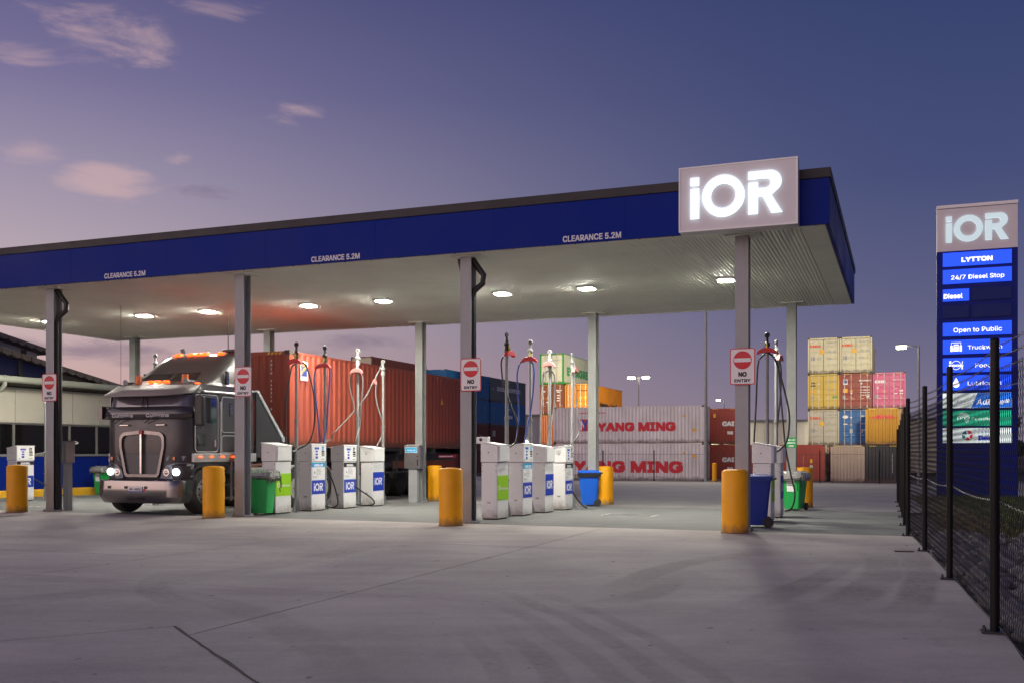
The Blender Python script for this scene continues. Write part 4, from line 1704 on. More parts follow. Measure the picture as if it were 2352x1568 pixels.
# headlights: clear housings either side, one lit lamp each
for s_ in (-1, 1):
    pts = [(.53, .83), (1.02, .80), (1.17, .86), (1.20, 1.17), (.98, 1.19), (.72, 1.14), (.58, 1.02)]
    pts = [(x * s_, z) for x, z in pts]
    b = MB()
    if s_ < 0:
        pts = pts[::-1]
    yf = [.25 if abs(x) < .8 else (.30 if abs(x) < 1.0 else (.37 if abs(x) < 1.1 else .52)) for x, z in pts]
    n = len(pts)
    b.add([(x, y, z) for (x, z), y in zip(pts, yf)] + [(x, .6, z) for x, z in pts], [tuple(range(n))] + [(n + i, n + (i + 1) % n, (i + 1) % n, i) for i in range(n)])
    hl = b.build('headlight', M_lens, tr, bevel=.012)
    b = MB()
    b.cyl((.94 * s_, .34, .98), (.94 * s_, .268, .98), .078, n=20)
    b.build('lit_lamp', M_head, hl)
    b = MB()
    b.cyl((.70 * s_, .30, .97), (.70 * s_, .25, .97), .075, .085, n=20)
    b.cyl((.70 * s_, .25, .97), (.70 * s_, .235, .97), .05, .02, n=16)
    b.build('unlit_lamp', M_chrome, hl)
    b = MB()
    pts = [(.66, 1.235), (1.06, 1.235), (1.10, 1.34), (.72, 1.345)]
    b.add([(x * s_, .282 if x < 1 else .40, z) for x, z in pts] + [(x * s_, .5, z) for x, z in pts], [(0, 1, 2, 3) if s_ > 0 else (3, 2, 1, 0), (0, 3, 7, 4), (1, 0, 4, 5), (2, 1, 5, 6), (3, 2, 6, 7)])
    mk = b.build('indicator', M_lens, tr, bevel=.008)
    b = MB()
    b.box(*sorted((.86 * s_, .92 * s_)), .276, .284, 1.255, 1.325)
    b.build('amber_lens', M_amber_off, mk)
# bumper: polished, wrapped ends
def bp_sec(z, y, hw=1.20, r=.36):
    p = [(-hw, .66)] + arc(-hw + r, y + r, r, 180, 270, 6) + arc(hw - r, y + r, r, 270, 360, 6) + [(hw, .66)]
    q = [(x * (1 - .05 / 1.2), yy + .05) for x, yy in p][::-1]
    return [Vector((x, yy, z)) for x, yy in p + q]


b = MB()
b.loft([bp_sec(.27, .10, 1.14), bp_sec(.42, .0), bp_sec(.60, .0), bp_sec(.775, .015), bp_sec(.79, .03)])
bmp = b.build('bumper', mat('bumper_metal', (.27, .255, .255), .25, 1., var=.03, vs=2, rvar=.02), tr, smooth=35)
b = MB()
for x in (-.70, -.22, .34):
    b.box(x - .045, x + .045, -.005, .0, .60, .66)
for k in range(4):
    b.hexa([(-.20 + k * .06, -.004 + .035, .35), (-.185 + k * .06, -.004 + .035, .35), (-.185 + k * .06, .06, .35), (-.20 + k * .06, .06, .35)], [(-.225 + k * .06, .0, .42), (-.21 + k * .06, .0, .42), (-.21 + k * .06, .05, .42), (-.225 + k * .06, .05, .42)])
    b.hexa([(.08 + k * .06, -.004 + .035, .35), (.095 + k * .06, -.004 + .035, .35), (.095 + k * .06, .06, .35), (.08 + k * .06, .06, .35)], [(.075 + k * .06, .0, .42), (.09 + k * .06, .0, .42), (.09 + k * .06, .05, .42), (.075 + k * .06, .05, .42)])
b.build('bumper_slot', M_black, bmp)
b = MB()
b.box(-.13, .25, -.012, -.002, .53, .65)
np_ = b.build('number_plate', M_inkb, tr)
b = MB()
b.box(-.125, .245, -.015, -.0125, .55, .645)
b.build('plate_field', M_panelw, np_)
text('XC-02CO', np_, (.06, -.0165, .598), '-y', h=.062, w=.33, bold=.02, m=M_ink)
b = MB()
b.box(.27, .33, -.006, .0, .55, .6)
b.build('reflector', M_red, bmp)
# doors, sleeper lockers, vents on the visible side (and mirrored on the far side)
for s_ in (-1, 1):
    X = 1.212 * s_

    def sx(x):
        return x * s_

    def side_panel(name, y0, y1, z0, z1, r, m, off, parent):
        pl = rrect(y0, y1, z0, z1, r, 5)
        b_ = MB()
        b_.prism(pl, 'x', min(X, X + off * s_), max(X, X + off * s_))
        return b_.build(name, m, parent, bevel=.003)

    def trim(name, y0, y1, z0, z1, r, parent, m=M_alu, rr=.010):
        b_ = MB()
        b_.tube([(X + .012 * s_, y, z) for y, z in rrect(y0, y1, z0, z1, r, 5)], rr, 5, closed=True)
        return b_.build(name, m, parent)
    d = side_panel('door', .60, 1.42, 1.44, 2.76, .10, M_cab, .012, tr)
    trim('seal', .60, 1.42, 1.44, 2.76, .10, d)
    pl = rrect(.68, 1.36, 2.10, 2.70, .09, 5)
    b = MB()
    b.prism(pl, 'x', *sorted((X + .012 * s_, X + .018 * s_)))
    b.build('side_window', M_glass, d)
    b = MB()
    b.prism(rrect(.66, .96, 1.56, 1.86, .05, 4), 'x', *sorted((X + .012 * s_, X + .018 * s_)))
    b.build('peep_window', M_glass, d)
    b = MB()
    b.box(*sorted((X + .012 * s_, X + .045 * s_)), 1.27, 1.32, 1.55, 1.72)
    b.build('door_handle', M_chrome, d, bevel=.01)
    b = MB()
    b.tube([(X + .05 * s_, 1.47, 1.40), (X + .05 * s_, 1.47, 2.62)], .018, 8)
    b.build('grab_rail', M_alu, tr, smooth=50)
    for z0, z1 in ((1.90, 2.74), (1.42, 1.82)):
        l_ = side_panel('locker_door', 1.56, 2.40, z0, z1, .08, M_cab, .012, tr)
        trim('seal', 1.56, 2.40, z0, z1, .08, l_)
    for y, z in ((1.85, 2.45), (1.72, 3.2)):
        b = MB()
        b.box(*sorted((X - .03 * s_, X + .028 * s_)), y, y + .11, z - .16, z + .16)
        v_ = b.build('vent', M_black, tr, bevel=.012)
        b = MB()
        for k in range(5):
            b.box(*sorted((X + .028 * s_, X + .036 * s_)), y + .02, y + .09, z - .12 + k * .05, z - .10 + k * .05)
        b.build('vent_slat', M_chrome, v_)
    b = MB()
    b.tube([(X + .02 * s_, .9, 2.83), (X + .03 * s_, 2.6, 2.83)], .028, 8)
    b.build('roof_rail', M_alu, tr, smooth=50)
    # rear quarter fairing, sloping brace and skirt
    b = MB()
    pl = [(2.97, 1.30), (4.15, 1.30), (4.15, 1.72), (4.05, 1.80), (3.0, 2.95), (2.97, 2.95)]
    b.prism(pl, 'x', *sorted((1.15 * s_, 1.19 * s_)))
    b.build('side_fairing', M_cab2, tr, bevel=.01)
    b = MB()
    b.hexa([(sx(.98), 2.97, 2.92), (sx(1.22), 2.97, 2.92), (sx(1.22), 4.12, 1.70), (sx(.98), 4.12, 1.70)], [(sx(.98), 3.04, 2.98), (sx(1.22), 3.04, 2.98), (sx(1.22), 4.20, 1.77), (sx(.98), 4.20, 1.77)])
    b.build('fairing_cap', mat('cap_toplight_tone', (.30, .33, .335), .4, var=.05), tr, bevel=.02)  # pale tone puts the light from above into the cap's colour
    b = MB()
    b.cyl((1.18 * s_, 4.1, 1.76), (1.24 * s_, 4.1, 1.76), .075, n=14)
    b.build('fairing_lamp', M_lens, tr)
    # sill with amber marker strip, guard, steps and tank
    b = MB()
    b.box(*sorted((1.05 * s_, 1.24 * s_)), .55, 2.9, 1.20, 1.40)
    b.build('sill', M_alu, tr, bevel=.01)
    for k in range(5):
        b = MB()
        b.box(*sorted((1.24 * s_, 1.262 * s_)), .70 + k * .40, .82 + k * .40, 1.305, 1.335)
        b.build('marker_light', M_amber, tr, bevel=.006)
    b = MB()
    ga = [(.98 + .60 * math.cos(R(a)), .52 + .60 * math.sin(R(a))) for a in range(0, 141, 20)]
    gb = [(.98 + .64 * math.cos(R(a)), .52 + .66 * math.sin(R(a))) for a in range(140, -1, -20)]
    b.prism(ga + gb, 'x', *sorted((.85 * s_, 1.2 * s_)))
    b.build('mudguard', M_cab, tr)
    b = MB()
    for z in (.30, .62, .93):
        b.box(*sorted((.95 * s_, 1.22 * s_)), 1.95, 2.55, z, z + .045)
    for y in (1.93, 2.55):
        b.box(*sorted((1.18 * s_, 1.22 * s_)), y, y + .05, .27, 1.2)
    b.build('step', M_alu, tr, bevel=.006)
    b = MB()
    b.cyl((.90 * s_, 2.75, .72), (.90 * s_, 4.1, .72), .32, n=24)
    b.build('fuel_tank', M_alu, tr, bevel=.02)


for s_ in (1,):
    X = 1.212 * s_
    # mirror on arms
    b = MB()
    b.box(*sorted((X + .10 * s_, X + .34 * s_)), .44, .56, 2.02, 2.70)
    mi = b.build('mirror', M_black, tr, bevel=.04, seg=3)
    b = MB()
    b.tube([(X, .66, 2.78), (X + .22 * s_, .52, 2.76), (X + .22 * s_, .50, 2.68)], .014, 6)
    b.tube([(X, .66, 2.0), (X + .22 * s_, .52, 1.98), (X + .22 * s_, .50, 2.05)], .014, 6)
    b.build('arm', M_black, mi)
    b = MB()
    b.box(*sorted((X + .12 * s_, X + .32 * s_)), .56, .563, 2.06, 2.66)
    b.build('mirror_glass', M_chrome, mi)


def wheel_set(parent, x, y, z, r=.52, w=.30, side=1, dual=False):
    Mx = Matrix.Translation((x, y, z)) @ Matrix.Rotation(pi / 2 * side, 4, 'Y')
    h = w / 2
    b = MB()
    b.lathe([(.30, -h), (r - .08, -h), (r - .02, -h + .03), (r, -h + .08), (r, h - .08), (r - .02, h - .03), (r - .08, h), (.30, h), (.29, h - .03), (.29, -h + .03), (.30, -h)], 32, Mx)
    if dual:
        Md = Matrix.Translation((x - .34 * side, y, z)) @ Matrix.Rotation(pi / 2 * side, 4, 'Y')
        b.lathe([(.30, -h), (r - .08, -h), (r, -h + .08), (r, h - .08), (r - .08, h), (.30, h)], 28, Md)
    wv = b.build('wheel', M_rubber, parent, smooth=40)
    b = MB()
    dish = -.03 if dual else .02
    b.lathe([(.30, h - .01), (.285, h - .02), (.26, h + dish - .05), (.20, h + dish - .02), (.12, h + dish), (.11, h + dish + .05), (.04, h + dish + .06), (1e-6, h + dish + .06)], 28, Mx)
    b.build('rim', mat('dusty_wheel_alloy', (.40, .385, .36), .45, .3, var=.2, vs=6), wv, smooth=40)
    b = MB()
    for k in range(10):
        a = 2 * pi * k / 10
        c = Mx @ Vector((.215 * math.cos(a), .215 * math.sin(a), h + dish - .03))
        n_ = (Mx.to_3x3() @ Vector((0, 0, 1)))
        b.cyl(c - n_ * .02, c + n_ * .012, .026, n=8)
    b.build('rim_hole', M_black, wv)
    b = MB()
    for k in range(10):
        a = 2 * pi * (k + .5) / 10
        c = Mx @ Vector((.145 * math.cos(a), .145 * math.sin(a), h + dish - .01))
        n_ = (Mx.to_3x3() @ Vector((0, 0, 1)))
        b.cyl(c, c + n_ * .035, .014, n=6)
    b.build('wheel_nut', M_chrome, wv)
    return wv


for s_ in (-1, 1):
    wheel_set(tr, 1.05 * s_, .98, .52, side=s_)
    for y in (4.75, 6.05):
        wheel_set(tr, 1.05 * s_, y, .52 + gz(y - .6), side=s_, dual=True)
b = MB()
for x in (-.45, .45):
    b.box(x - .05, x + .05, .5, 6.7, .85, 1.12)
b.box(-.5, .5, 5.0, 5.8, 1.12, 1.22)
for y in (.98, 4.75, 6.05):
    b.cyl((-1.0, y, .5), (1.0, y, .5), .07, n=10)
b.build('chassis', M_dark, tr)
for s_ in (-1, 1):
    b = MB()
    ga = [(6.05 + .58 * math.cos(R(a)), .47 + .58 * math.sin(R(a))) for a in range(0, 100, 15)]
    gb = [(6.05 + .62 * math.cos(R(a)), .47 + .62 * math.sin(R(a))) for a in range(90, -10, -15)]
    ga2 = [(4.75 + .58 * math.cos(R(a)), .47 + .58 * math.sin(R(a))) for a in range(90, 185, 15)]
    gb2 = [(4.75 + .62 * math.cos(R(a)), .47 + .62 * math.sin(R(a))) for a in range(180, 80, -15)]
    b.prism(ga + gb, 'x', *sorted((.75 * s_, 1.2 * s_)))
    b.prism(ga2 + gb2, 'x', *sorted((.75 * s_, 1.2 * s_)))
    b.build('drive_mudguard', M_alu, tr)
# roof lamps, beacons, horns, aerials, exhaust
for i, x in enumerate((-.60, -.20, .0, .20, .66)):
    b = MB()
    b.hexa([(x - .058, 2.20, 3.80), (x + .058, 2.20, 3.80), (x + .045, 2.38, 3.83), (x - .045, 2.06, 3.83)], [(x - .048, 2.25, 3.875), (x + .048, 2.25, 3.875), (x + .04, 2.37, 3.885), (x - .04, 2.37, 3.885)])
    b.build('roof_lamp', M_amber, tr, bevel=.01)
for x in (-.30, -.09, .15):
    b = MB()
    b.box(x - .065, x + .065, .86, .96, 3.06, 3.11)
    b.build('cab_marker', M_amber, tr, bevel=.015)
for x in (-.95, 1.06):
    b = MB()
    b.box(x - .045, x + .045, .84, .94, 2.995, 3.04)
    b.build('cab_marker', M_amber, tr, bevel=.015)
for x in (-.66, .70):
    b = MB()
    b.cyl((x, .90, 2.99), (x, .90, 3.03), .095, n=16)
    bb_ = b.build('beacon', M_black, tr)
    b = MB()
    b.cyl((x, .90, 3.03), (x, .90, 3.24), .085, .078, n=16)
    b.build('beacon_lens', M_amber_off, bb_, bevel=.012)
for x in (-.88, .86):
    b = MB()
    b.cyl((x, .70, 3.07), (x, .83, 3.07), .07, .035, n=14)
    b.cyl((x, .83, 3.07), (x + .02, 1.15, 3.07), .03, .025, n=10)
    b.build('horn', M_galv, tr, smooth=50)
b = MB()
b.cyl((-.98, 2.9, 3.0), (-.98, 2.9, 3.95), .06, n=12)
b.cyl((-.98, 2.9, 3.95), (-.98, 2.84, 4.05), .055, n=12)
b.build('exhaust_stack', M_chrome, tr, smooth=50)
b = MB()
b.cyl((-1.1, .8, 2.9), (-1.1, .8, 4.9), .005, n=5)
b.cyl((.85, 2.3, 3.8), (.85, 2.3, 4.75), .012, n=6)
b.build('aerial', M_dark, tr)
b = MB()
b.box(.55, 1.0, 2.45, 2.9, 3.90, 3.96)
b.box(.65, .9, 2.55, 2.8, 3.84, 3.90)
b.build('roof_aircon', M_black, tr, bevel=.01)

# trailer under the container
TU = -13.75
tl = thing('skeletal_trailer', 'dark skeletal trailer under the long red container', 'trailer', TU, 4.1, 0)
b = MB()
for x in (-.45, .45):
    b.box(x - .07, x + .07, .1, 12.1, 1.12, 1.42)
for y in (.15, 3.2, 6.5, 9.0, 12.0):
    b.box(-1.2, 1.2, y - .08, y + .08, 1.36, 1.56)
b.build('chassis', M_dark, tl)
b = MB()
for s_ in (-1, 1):
    b.box(*sorted((1.1 * s_, 1.16 * s_)), 3.6, 8.2, 1.46, 1.55)
b.build('side_rail', M_dark, tl)
for s_ in (-1, 1):
    b = MB()
    b.box(*sorted((.72 * s_, .88 * s_)), 3.2, 3.36, .25, 1.36)
    b.box(*sorted((.65 * s_, .95 * s_)), 3.13, 3.43, .18, .26)
    b.hexa([(.76 * s_, 3.35, .6), (.82 * s_, 3.35, .6), (.82 * s_, 3.40, .6), (.76 * s_, 3.40, .6)], [(.76 * s_, 4.6, 1.35), (.82 * s_, 4.6, 1.35), (.82 * s_, 4.7, 1.35), (.76 * s_, 4.7, 1.35)])
    b.build('landing_leg', M_dark, tl)
    for k in range(3):
        wheel_set(tl, 1.05 * s_, 8.6 + k * 1.25, .50 + gz(12.7 + k * 1.25), side=s_, dual=True)
    b = MB()
    b.box(*sorted((.6 * s_, 1.2 * s_)), 4.2, 7.6, .75, .80)
    for y in (4.3, 5.2, 6.3, 7.4):
        b.box(*sorted((1.1 * s_, 1.16 * s_)), y, y + .06, .78, 1.4)
    b.build('side_guard', M_dark, tl)
    b = MB()
    b.cyl((.85 * s_, 5.0, 1.0), (.85 * s_, 6.3, 1.0), .16, n=14)
    b.build('air_tank', M_dark, tl)
b = MB()
b.sphere((1.17, 5.05, 1.30), .035, 8)
b.build('side_marker', M_amber, tl)
b = MB()
b.box(1.17, 1.175, 9.4, 10.9, 1.22, 1.33)
o = b.build('reflective_panel', M_inkr, tl)
b = MB()
b.box(1.1755, 1.178, 9.45, 10.6, 1.25, 1.29)
b.build('panel_stripe', M_inkw, o)

# ================================================================== CONTAINERS
def cont_mats(key, col, d=.25, rough=.5):
    m = mat('container_' + key, col, rough, .0, var=.14, vs=.7, streak=d, dcol=tuple(c * .45 + .02 for c in col))
    add_grime(m, .45, (.09, .04, .022), .8, 2.6, (3.2, 3.2, 1.6))
    return m


CM = {'brick': cont_mats('brick_red', (.30, .055, .03)), 'maroon': cont_mats('maroon', (.13, .022, .018)), 'rust': cont_mats('rust_brown', (.23, .065, .03)), 'orange': cont_mats('rust_orange', (.42, .11, .03)),
      'cream': cont_mats('cream', (.62, .58, .40), .15), 'pale': cont_mats('pale_stone', (.50, .47, .38), .2), 'yellow': cont_mats('yellow', (.62, .44, .08), .15), 'hapag': cont_mats('amber_orange', (.65, .22, .01), .12),
      'pink': cont_mats('magenta_pink', (.62, .10, .25), .12), 'blue': cont_mats('blue', (.01, .12, .38), .15), 'navy': cont_mats('sea_blue', (.010, .15, .38), .2), 'grey': cont_mats('grey_white', (.68, .65, .63), .25),
      'slate': cont_mats('slate_green', (.12, .15, .15), .25), 'char': cont_mats('charcoal', (.03, .03, .032), .3), 'beige': cont_mats('dusty_beige', (.40, .31, .25), .35), 'dhl': cont_mats('mustard', (.42, .20, .006), .15),
      'egreen': cont_mats('reefer_white', (.58, .58, .46), .15), 'red': cont_mats('oxide_red', (.30, .045, .03), .2)}
M_rod = mat('lock_rod', (.62, .6, .52), .45, .4, var=.15)
M_cast = mat('corner_casting', (.06, .05, .045), .6, .2, var=.3)
M_cgreen = mat('reefer_green_frame', (.02, .27, .03), .45)
M_hazard = mat('hazard_yellow', (.7, .5, .03), .5)


def corr(p0, p1, z0, z1, nrm, pitch=.278, dep=.036, rev=False):
    """corrugated sheet between two points, pushed in along -nrm"""
    L_ = (p1 - p0).length
    n = max(2, round(L_ / pitch))
    d = (p1 - p0) / n
    prof = []
    for i in range(n):
        for f, k in ((.0, 0), (.26, 0), (.5, 1), (.76, 1)):
            prof.append(p0 + d * (i + f) - nrm * dep * k)
    prof.append(p1)
    rows = [[Vector((p.x, p.y, z0)) for p in prof], [Vector((p.x, p.y, z1)) for p in prof]]
    return rows


CCACHE = {}


def container(name_label, key, u, v, z, rot=0., L_=12.19, H=2.896, front='door', texts=(), group=None, frame=None, reefer=False, detail=True):
    t = thing('shipping_container', name_label, 'container', u, v, z, rot=rot, group=group)
    m = CM[key]
    fm = frame or m
    hw = 1.219
    ck = (key, L_, H, front, reefer, detail, frame.name if frame else '')
    if ck in CCACHE:
        for nm, me, bev in CCACHE[ck]:
            o = obj(nm, me, t)
        parts = None
    else:
        parts = []

        def P(nm, b, mm, smooth=None):
            me = b.mesh(nm, mm, smooth)
            obj(nm, me, t)
            parts.append((nm, me, 0))
        b = MB()
        pw = .13
        for x in (-hw, hw - pw):
            for y in (0, L_ - pw):
                b.box(x, x + pw, y, y + pw, .118, H - .118)
            b.box(x + .02, x + .09, pw, L_ - pw, .0 + .02, .16)
            b.box(x + .03, x + .09, pw, L_ - pw, H - .08, H - .015)
        for y in (0.01, L_ - .09):
            b.box(-hw + pw, hw - pw, y, y + .08, .03, .16)
            b.box(-hw + pw, hw - pw, y, y + .08, H - .13, H - .02)
        P('frame', b, fm)
        b = MB()
        b.box(-hw + .05, hw - .05, .06, L_ - .06, H - .06, H - .03)
        b.box(-hw + .05, hw - .05, .06, L_ - .06, .1, .13)
        P('roof', b, m)
        b = MB()
        for x in (-hw, hw - .162):
            for y in (0, L_ - .178):
                for zz in (0, H - .118):
                    b.box(x - .003, x + .165, y - .003, y + .181, zz - .0, zz + .118)
        P('corner_casting', b, M_cast if not reefer else fm)
        for s_ in (-1, 1):
            x = s_ * (hw - .025)
            b = MB()
            if reefer:
                b.box(*sorted((x, x - s_ * .03)), pw, L_ - pw, .16, H - .08)
            else:
                a, c = Vector((x, pw, 0)), Vector((x, L_ - pw, 0))
                rows = corr(a, c, .16, H - .08, Vector((s_, 0, 0)))
                b.grid(rows if s_ > 0 else [r_[::-1] for r_ in rows])
            P('side_panel', b, m)
        ends = [(0, front), (1, 'wall')]
        for e, kind in ends:
            y = .03 if e == 0 else L_ - .03
            ny = -1 if e == 0 else 1
            if kind == 'wall':
                a, c = Vector((-hw + pw, y, 0)), Vector((hw - pw, y, 0))
                if e:
                    a, c = c, a
                b = MB()
                b.grid(corr(a, c, .16, H - .13, Vector((0, ny, 0)), pitch=.25, dep=.04))
                P('end_panel', b, m)
            else:
                for s_ in (-1, 1):
                    b = MB()
                    x0, x1 = sorted((.012 * s_, (hw - pw - .005) * s_))
                    b.box(x0, x1, y + .0, y + .05, .165, H - .135)
                    if not reefer:
                        # pressed panels stand proud between the recessed bands
                        hh = (H - .35) / 5
                        for k in range(5):
                            z0 = .18 + k * hh
                            b.hexa([(x0 + .07, y, z0 + .05), (x1 - .07, y, z0 + .05), (x1 - .07, y + .01, z0 + .05), (x0 + .07, y + .01, z0 + .05)],
                                   [(x0 + .07, y, z0 + hh - .03), (x1 - .07, y, z0 + hh - .03), (x1 - .07, y + .01, z0 + hh - .03), (x0 + .07, y + .01, z0 + hh - .03)])
                            b.add([(x0 + .07, y - .001, z0 + .04), (x1 - .07, y - .001, z0 + .04), (x1 - .07, y - .032, z0 + .07), (x0 + .07, y - .032, z0 + .07), (x1 - .07, y - .032, z0 + hh - .07), (x0 + .07, y - .032, z0 + hh - .07), (x1 - .07, y - .001, z0 + hh - .03), (x0 + .07, y - .001, z0 + hh - .03)],
                                  [(0, 1, 2, 3), (3, 2, 4, 5), (5, 4, 6, 7)])
                    P('door', b, m)
                for xx in (-.86, -.36, .36, .86) if not reefer else (-.55, .55):
                    b = MB()
                    b.cyl((xx, y - .055, .06), (xx, y - .055, H - .04), .022, n=8)
                    for zz in (.22, 1.0, 1.75, H - .22):
                        b.box(xx - .04, xx + .04, y - .06, y - .0, zz - .03, zz + .03)
                    b.box(min(xx, xx + .26), max(xx, xx + .26), y - .075, y - .06, .83, .855)
                    P('lock_rod', b, M_rod)
                b = MB()
                b.box(-.018, .018, y - .012, y, .17, H - .14)
                for s_ in (-1, 1):
                    xs_ = sorted(((hw - pw - .03) * s_, (hw - pw) * s_))
                    b.box(xs_[0], xs_[1], y - .008, y - .001, .17, H - .14)
                b.box(-hw + pw, hw - pw, y - .009, y - .002, .163, .19)
                b.box(-hw + pw, hw - pw, y - .009, y - .002, H - .16, H - .134)
                P('door_seal_shade', b, M_black)  # black strips draw the shadow lines of the door gaps along with the gasket
            if detail and e == 0:
                b = MB()
                for x0 in (-.95, .5):
                    for k in range(4):
                        x = x0 + k * .12
                        b.hexa([(x, .006, H - .10), (x + .06, .006, H - .10), (x + .06, .0105, H - .10), (x, .0105, H - .10)], [(x + .05, .006, H - .04), (x + .11, .006, H - .04), (x + .11, .0105, H - .04), (x + .05, .0105, H - .04)])
                P('hazard_mark', b, M_hazard)
        CCACHE[ck] = parts
    for spec in texts:
        k = spec[0]
        if k == 'front':      # body, x, z, h, w, mat
            _, body, x, zz, h, w, mm = spec
            text(body, t, (x, -.034, zz), '-y', h=h, w=w, bold=.04, m=mm)
        elif k == 'right':
            _, body, y, zz, h, w, mm = spec
            text(body, t, (hw - .022, y, zz), '+x', h=h, w=w, bold=.03, m=mm)
        elif k == 'rightv':   # vertical run of characters on the +x side
            _, body, y, zz, h, mm = spec
            text('\n'.join(body), t, (hw - .022, y, zz), '+x', h=h, bold=.02, m=mm)
        elif k == 'frontv':
            _, body, x, zz, h, mm = spec
            text('\n'.join(body), t, (x, .018, zz), '-y', h=h, bold=.02, m=mm)
        elif k == 'fshape':   # contour plate on the front
            _, cs_, x, zz, mm = spec
            put(shape_mesh(cs_, .002, [mm]), 'emblem', t, (x, -.031, zz))
        elif k == 'rshape':
            _, cs_, y, zz, mm = spec
            put(shape_mesh(cs_, .002, [mm]), 'emblem', t, (hw - .022, y, zz), '+x')
    return t


def sq(w, h):
    return [[(-w / 2, -h / 2), (w / 2, -h / 2), (w / 2, h / 2), (-w / 2, h / 2)]]


TRI = [[(-.12, -.1), (.12, -.1), (0, .12)]]
# the red container on the trailer
M_yel = M_inky
flo = [[(-.3, -.42), (.3, -.42), (.3, .42), (-.3, .42)]]
rc = container('long weathered red container carried on the trailer behind the truck', 'brick', TU, 4.13, 1.565, H=2.59, front='wall',
               texts=[('rshape', sq(.36, .52), .74, 2.08, M_inkw), ('rshape', [[(-.15, -.15), (.15, -.15), (.15, .22), (-.15, .22)]], .74, 2.08, M_inkb),
                      ('right', 'FLORENS', .74, 1.865, .06, .3, M_ink), ('rightv', 'FCIU9622788', 11.3, 1.5, .055, M_inkw), ('rshape', TRI, 9.6, 1.65, M_inky), ('rshape', sq(.28, .4), 11.8, .65, M_inky), ('rshape', sq(.12, .2), 11.7, 1.35, M_inky)])
put(shape_mesh([[(-.14, -.12), (-.06, .02), (.06, .09), (.14, .1), (.02, .0)], [(-.11, .08), (-.05, .17), (.12, .2), (.0, .11)]], .002, [M_inky]), 'emblem', rc, (1.219 - .0195, .74, 2.10), '+x')
text('\n'.join('FCIU 962278 8'), rc, (.64, .004, 1.67), '-y', h=.078, bold=.03, m=M_inkw)

# white containers lying side on, two high
YMV = 58.3
YM = [('white container with red lettering at the bottom of the pair lying side on', -.80), ('white container with red lettering and red blue emblem, upper of the pair', 2.10)]
for i, (l, z) in enumerate(YM):
    ym = container(l, 'grey', -11.35, YMV + 1.22, z, rot=R(90), front='door' if i == 0 else 'wall', group='white side on containers')
    # its -x side faces the camera
    X = -1.219 + .022

    def sd_text(body, y, zz, h, w, m, bold=.018):
        text(body, ym, (X, y, zz), '-x', h=h, w=w, bold=bold, m=m)
    if i == 0:
        sd_text('YANG MING', 6.08, 1.20, 1.08, 8.7, M_inkr, .03)
        sd_text('www.yangming.com', 9.9, .40, .16, 2.2, M_ink)
    else:
        sd_text('YANG MING', 5.38, 1.42, .84, 6.2, M_inkr, .03)
        sd_text('www.yangming.com', 8.9, 2.45, .14, 2.2, M_inkr, .02)
        put(shape_mesh(sq(.75, .95), .002, [M_inkr]), 'emblem', ym, (X, 9.6, 1.45), '-x')
        put(shape_mesh([[(-.33, -.4), (-.2, -.4), (-.2, .1), (.05, -.4), (.14, -.4), (.14, -.1), (-.2, .4), (-.33, .4)]], .002, [M_inkw]), 'emblem', ym, (X - .003, 9.6, 1.45), '-x')
        put(shape_mesh([[(-.25, .42), (-.08, .42), (.08, .12), (.2, .42), (.36, .42), (.14, -.05), (.14, -.42), (-.02, -.42), (-.02, -.05)]], .002, [M_inkb]), 'emblem', ym, (X - .005, 9.6, 1.45), '-x')
    put(shape_mesh(TRI, .002, [M_inky]), 'emblem', ym, (X, 1.55, 2.15), '-x')
    put(shape_mesh(sq(.26, .26), .002, [M_inky]), 'emblem', ym, (X, .75, 1.0 if i else 1.9), '-x')
    text('\n'.join('YMLU8420316'), ym, (X, 1.15, 1.9), '-x', h=.06, m=M_ink)

# red containers stacked behind the right end of the white ones
for i, (z, l) in enumerate(((-.85, 'red container end with white lettering, lower of two beyond the white pair'), (2.05, 'red container end with white lettering, upper of two beyond the white pair'))):
    container(l, 'red', -10.6, YMV + 4.7, z, rot=R(0), L_=6.06, front='wall', texts=[('front', 'CAI', .35, 1.7, .42, .9, M_inkw), ('front', '5G', .5, .95, .3, .42, M_inkw), ('right', 'CAI', 1.4, 1.7, .45, 1.2, M_inkw), ('fshape', sq(.2, .3), -.75, .9 if i == 0 else 2.3, M_inky)])

# right hand stacks: three columns of doors, then a nearer row
ST = []
cu_ = (-3.10, -.62, 1.87)
BV, BZ = 66.0, -.98
h_ = 2.9


def oocl(big=True):
    return [('front', 'OOCL', -.62, 2.25, .22, .86, mat('orange_red_print', (.75, .10, .02), .5, var=.02)), ('fshape', sq(.32, .34), -.12, 1.78, M_inky), ('fshape', sq(.3, .3), -.82, 1.22, M_inkg), ('fshape', sq(.26, .26), -.36, 1.22, mat('pale_print', (.48, .46, .40), .5)),
            ('front', 'OOLU 819 4206', .62, 2.5, .10, .8, M_inkg), ('fshape', sq(.3, .2), .42, 1.75, mat('faint_print', (.42, .41, .33), .5)), ('fshape', sq(.26, .2), .86, 1.75, mat('faint_print', (.42, .41, .33), .5)), ('fshape', sq(.3, .18), .42, 1.2, mat('faint_print', (.42, .41, .33), .5))]


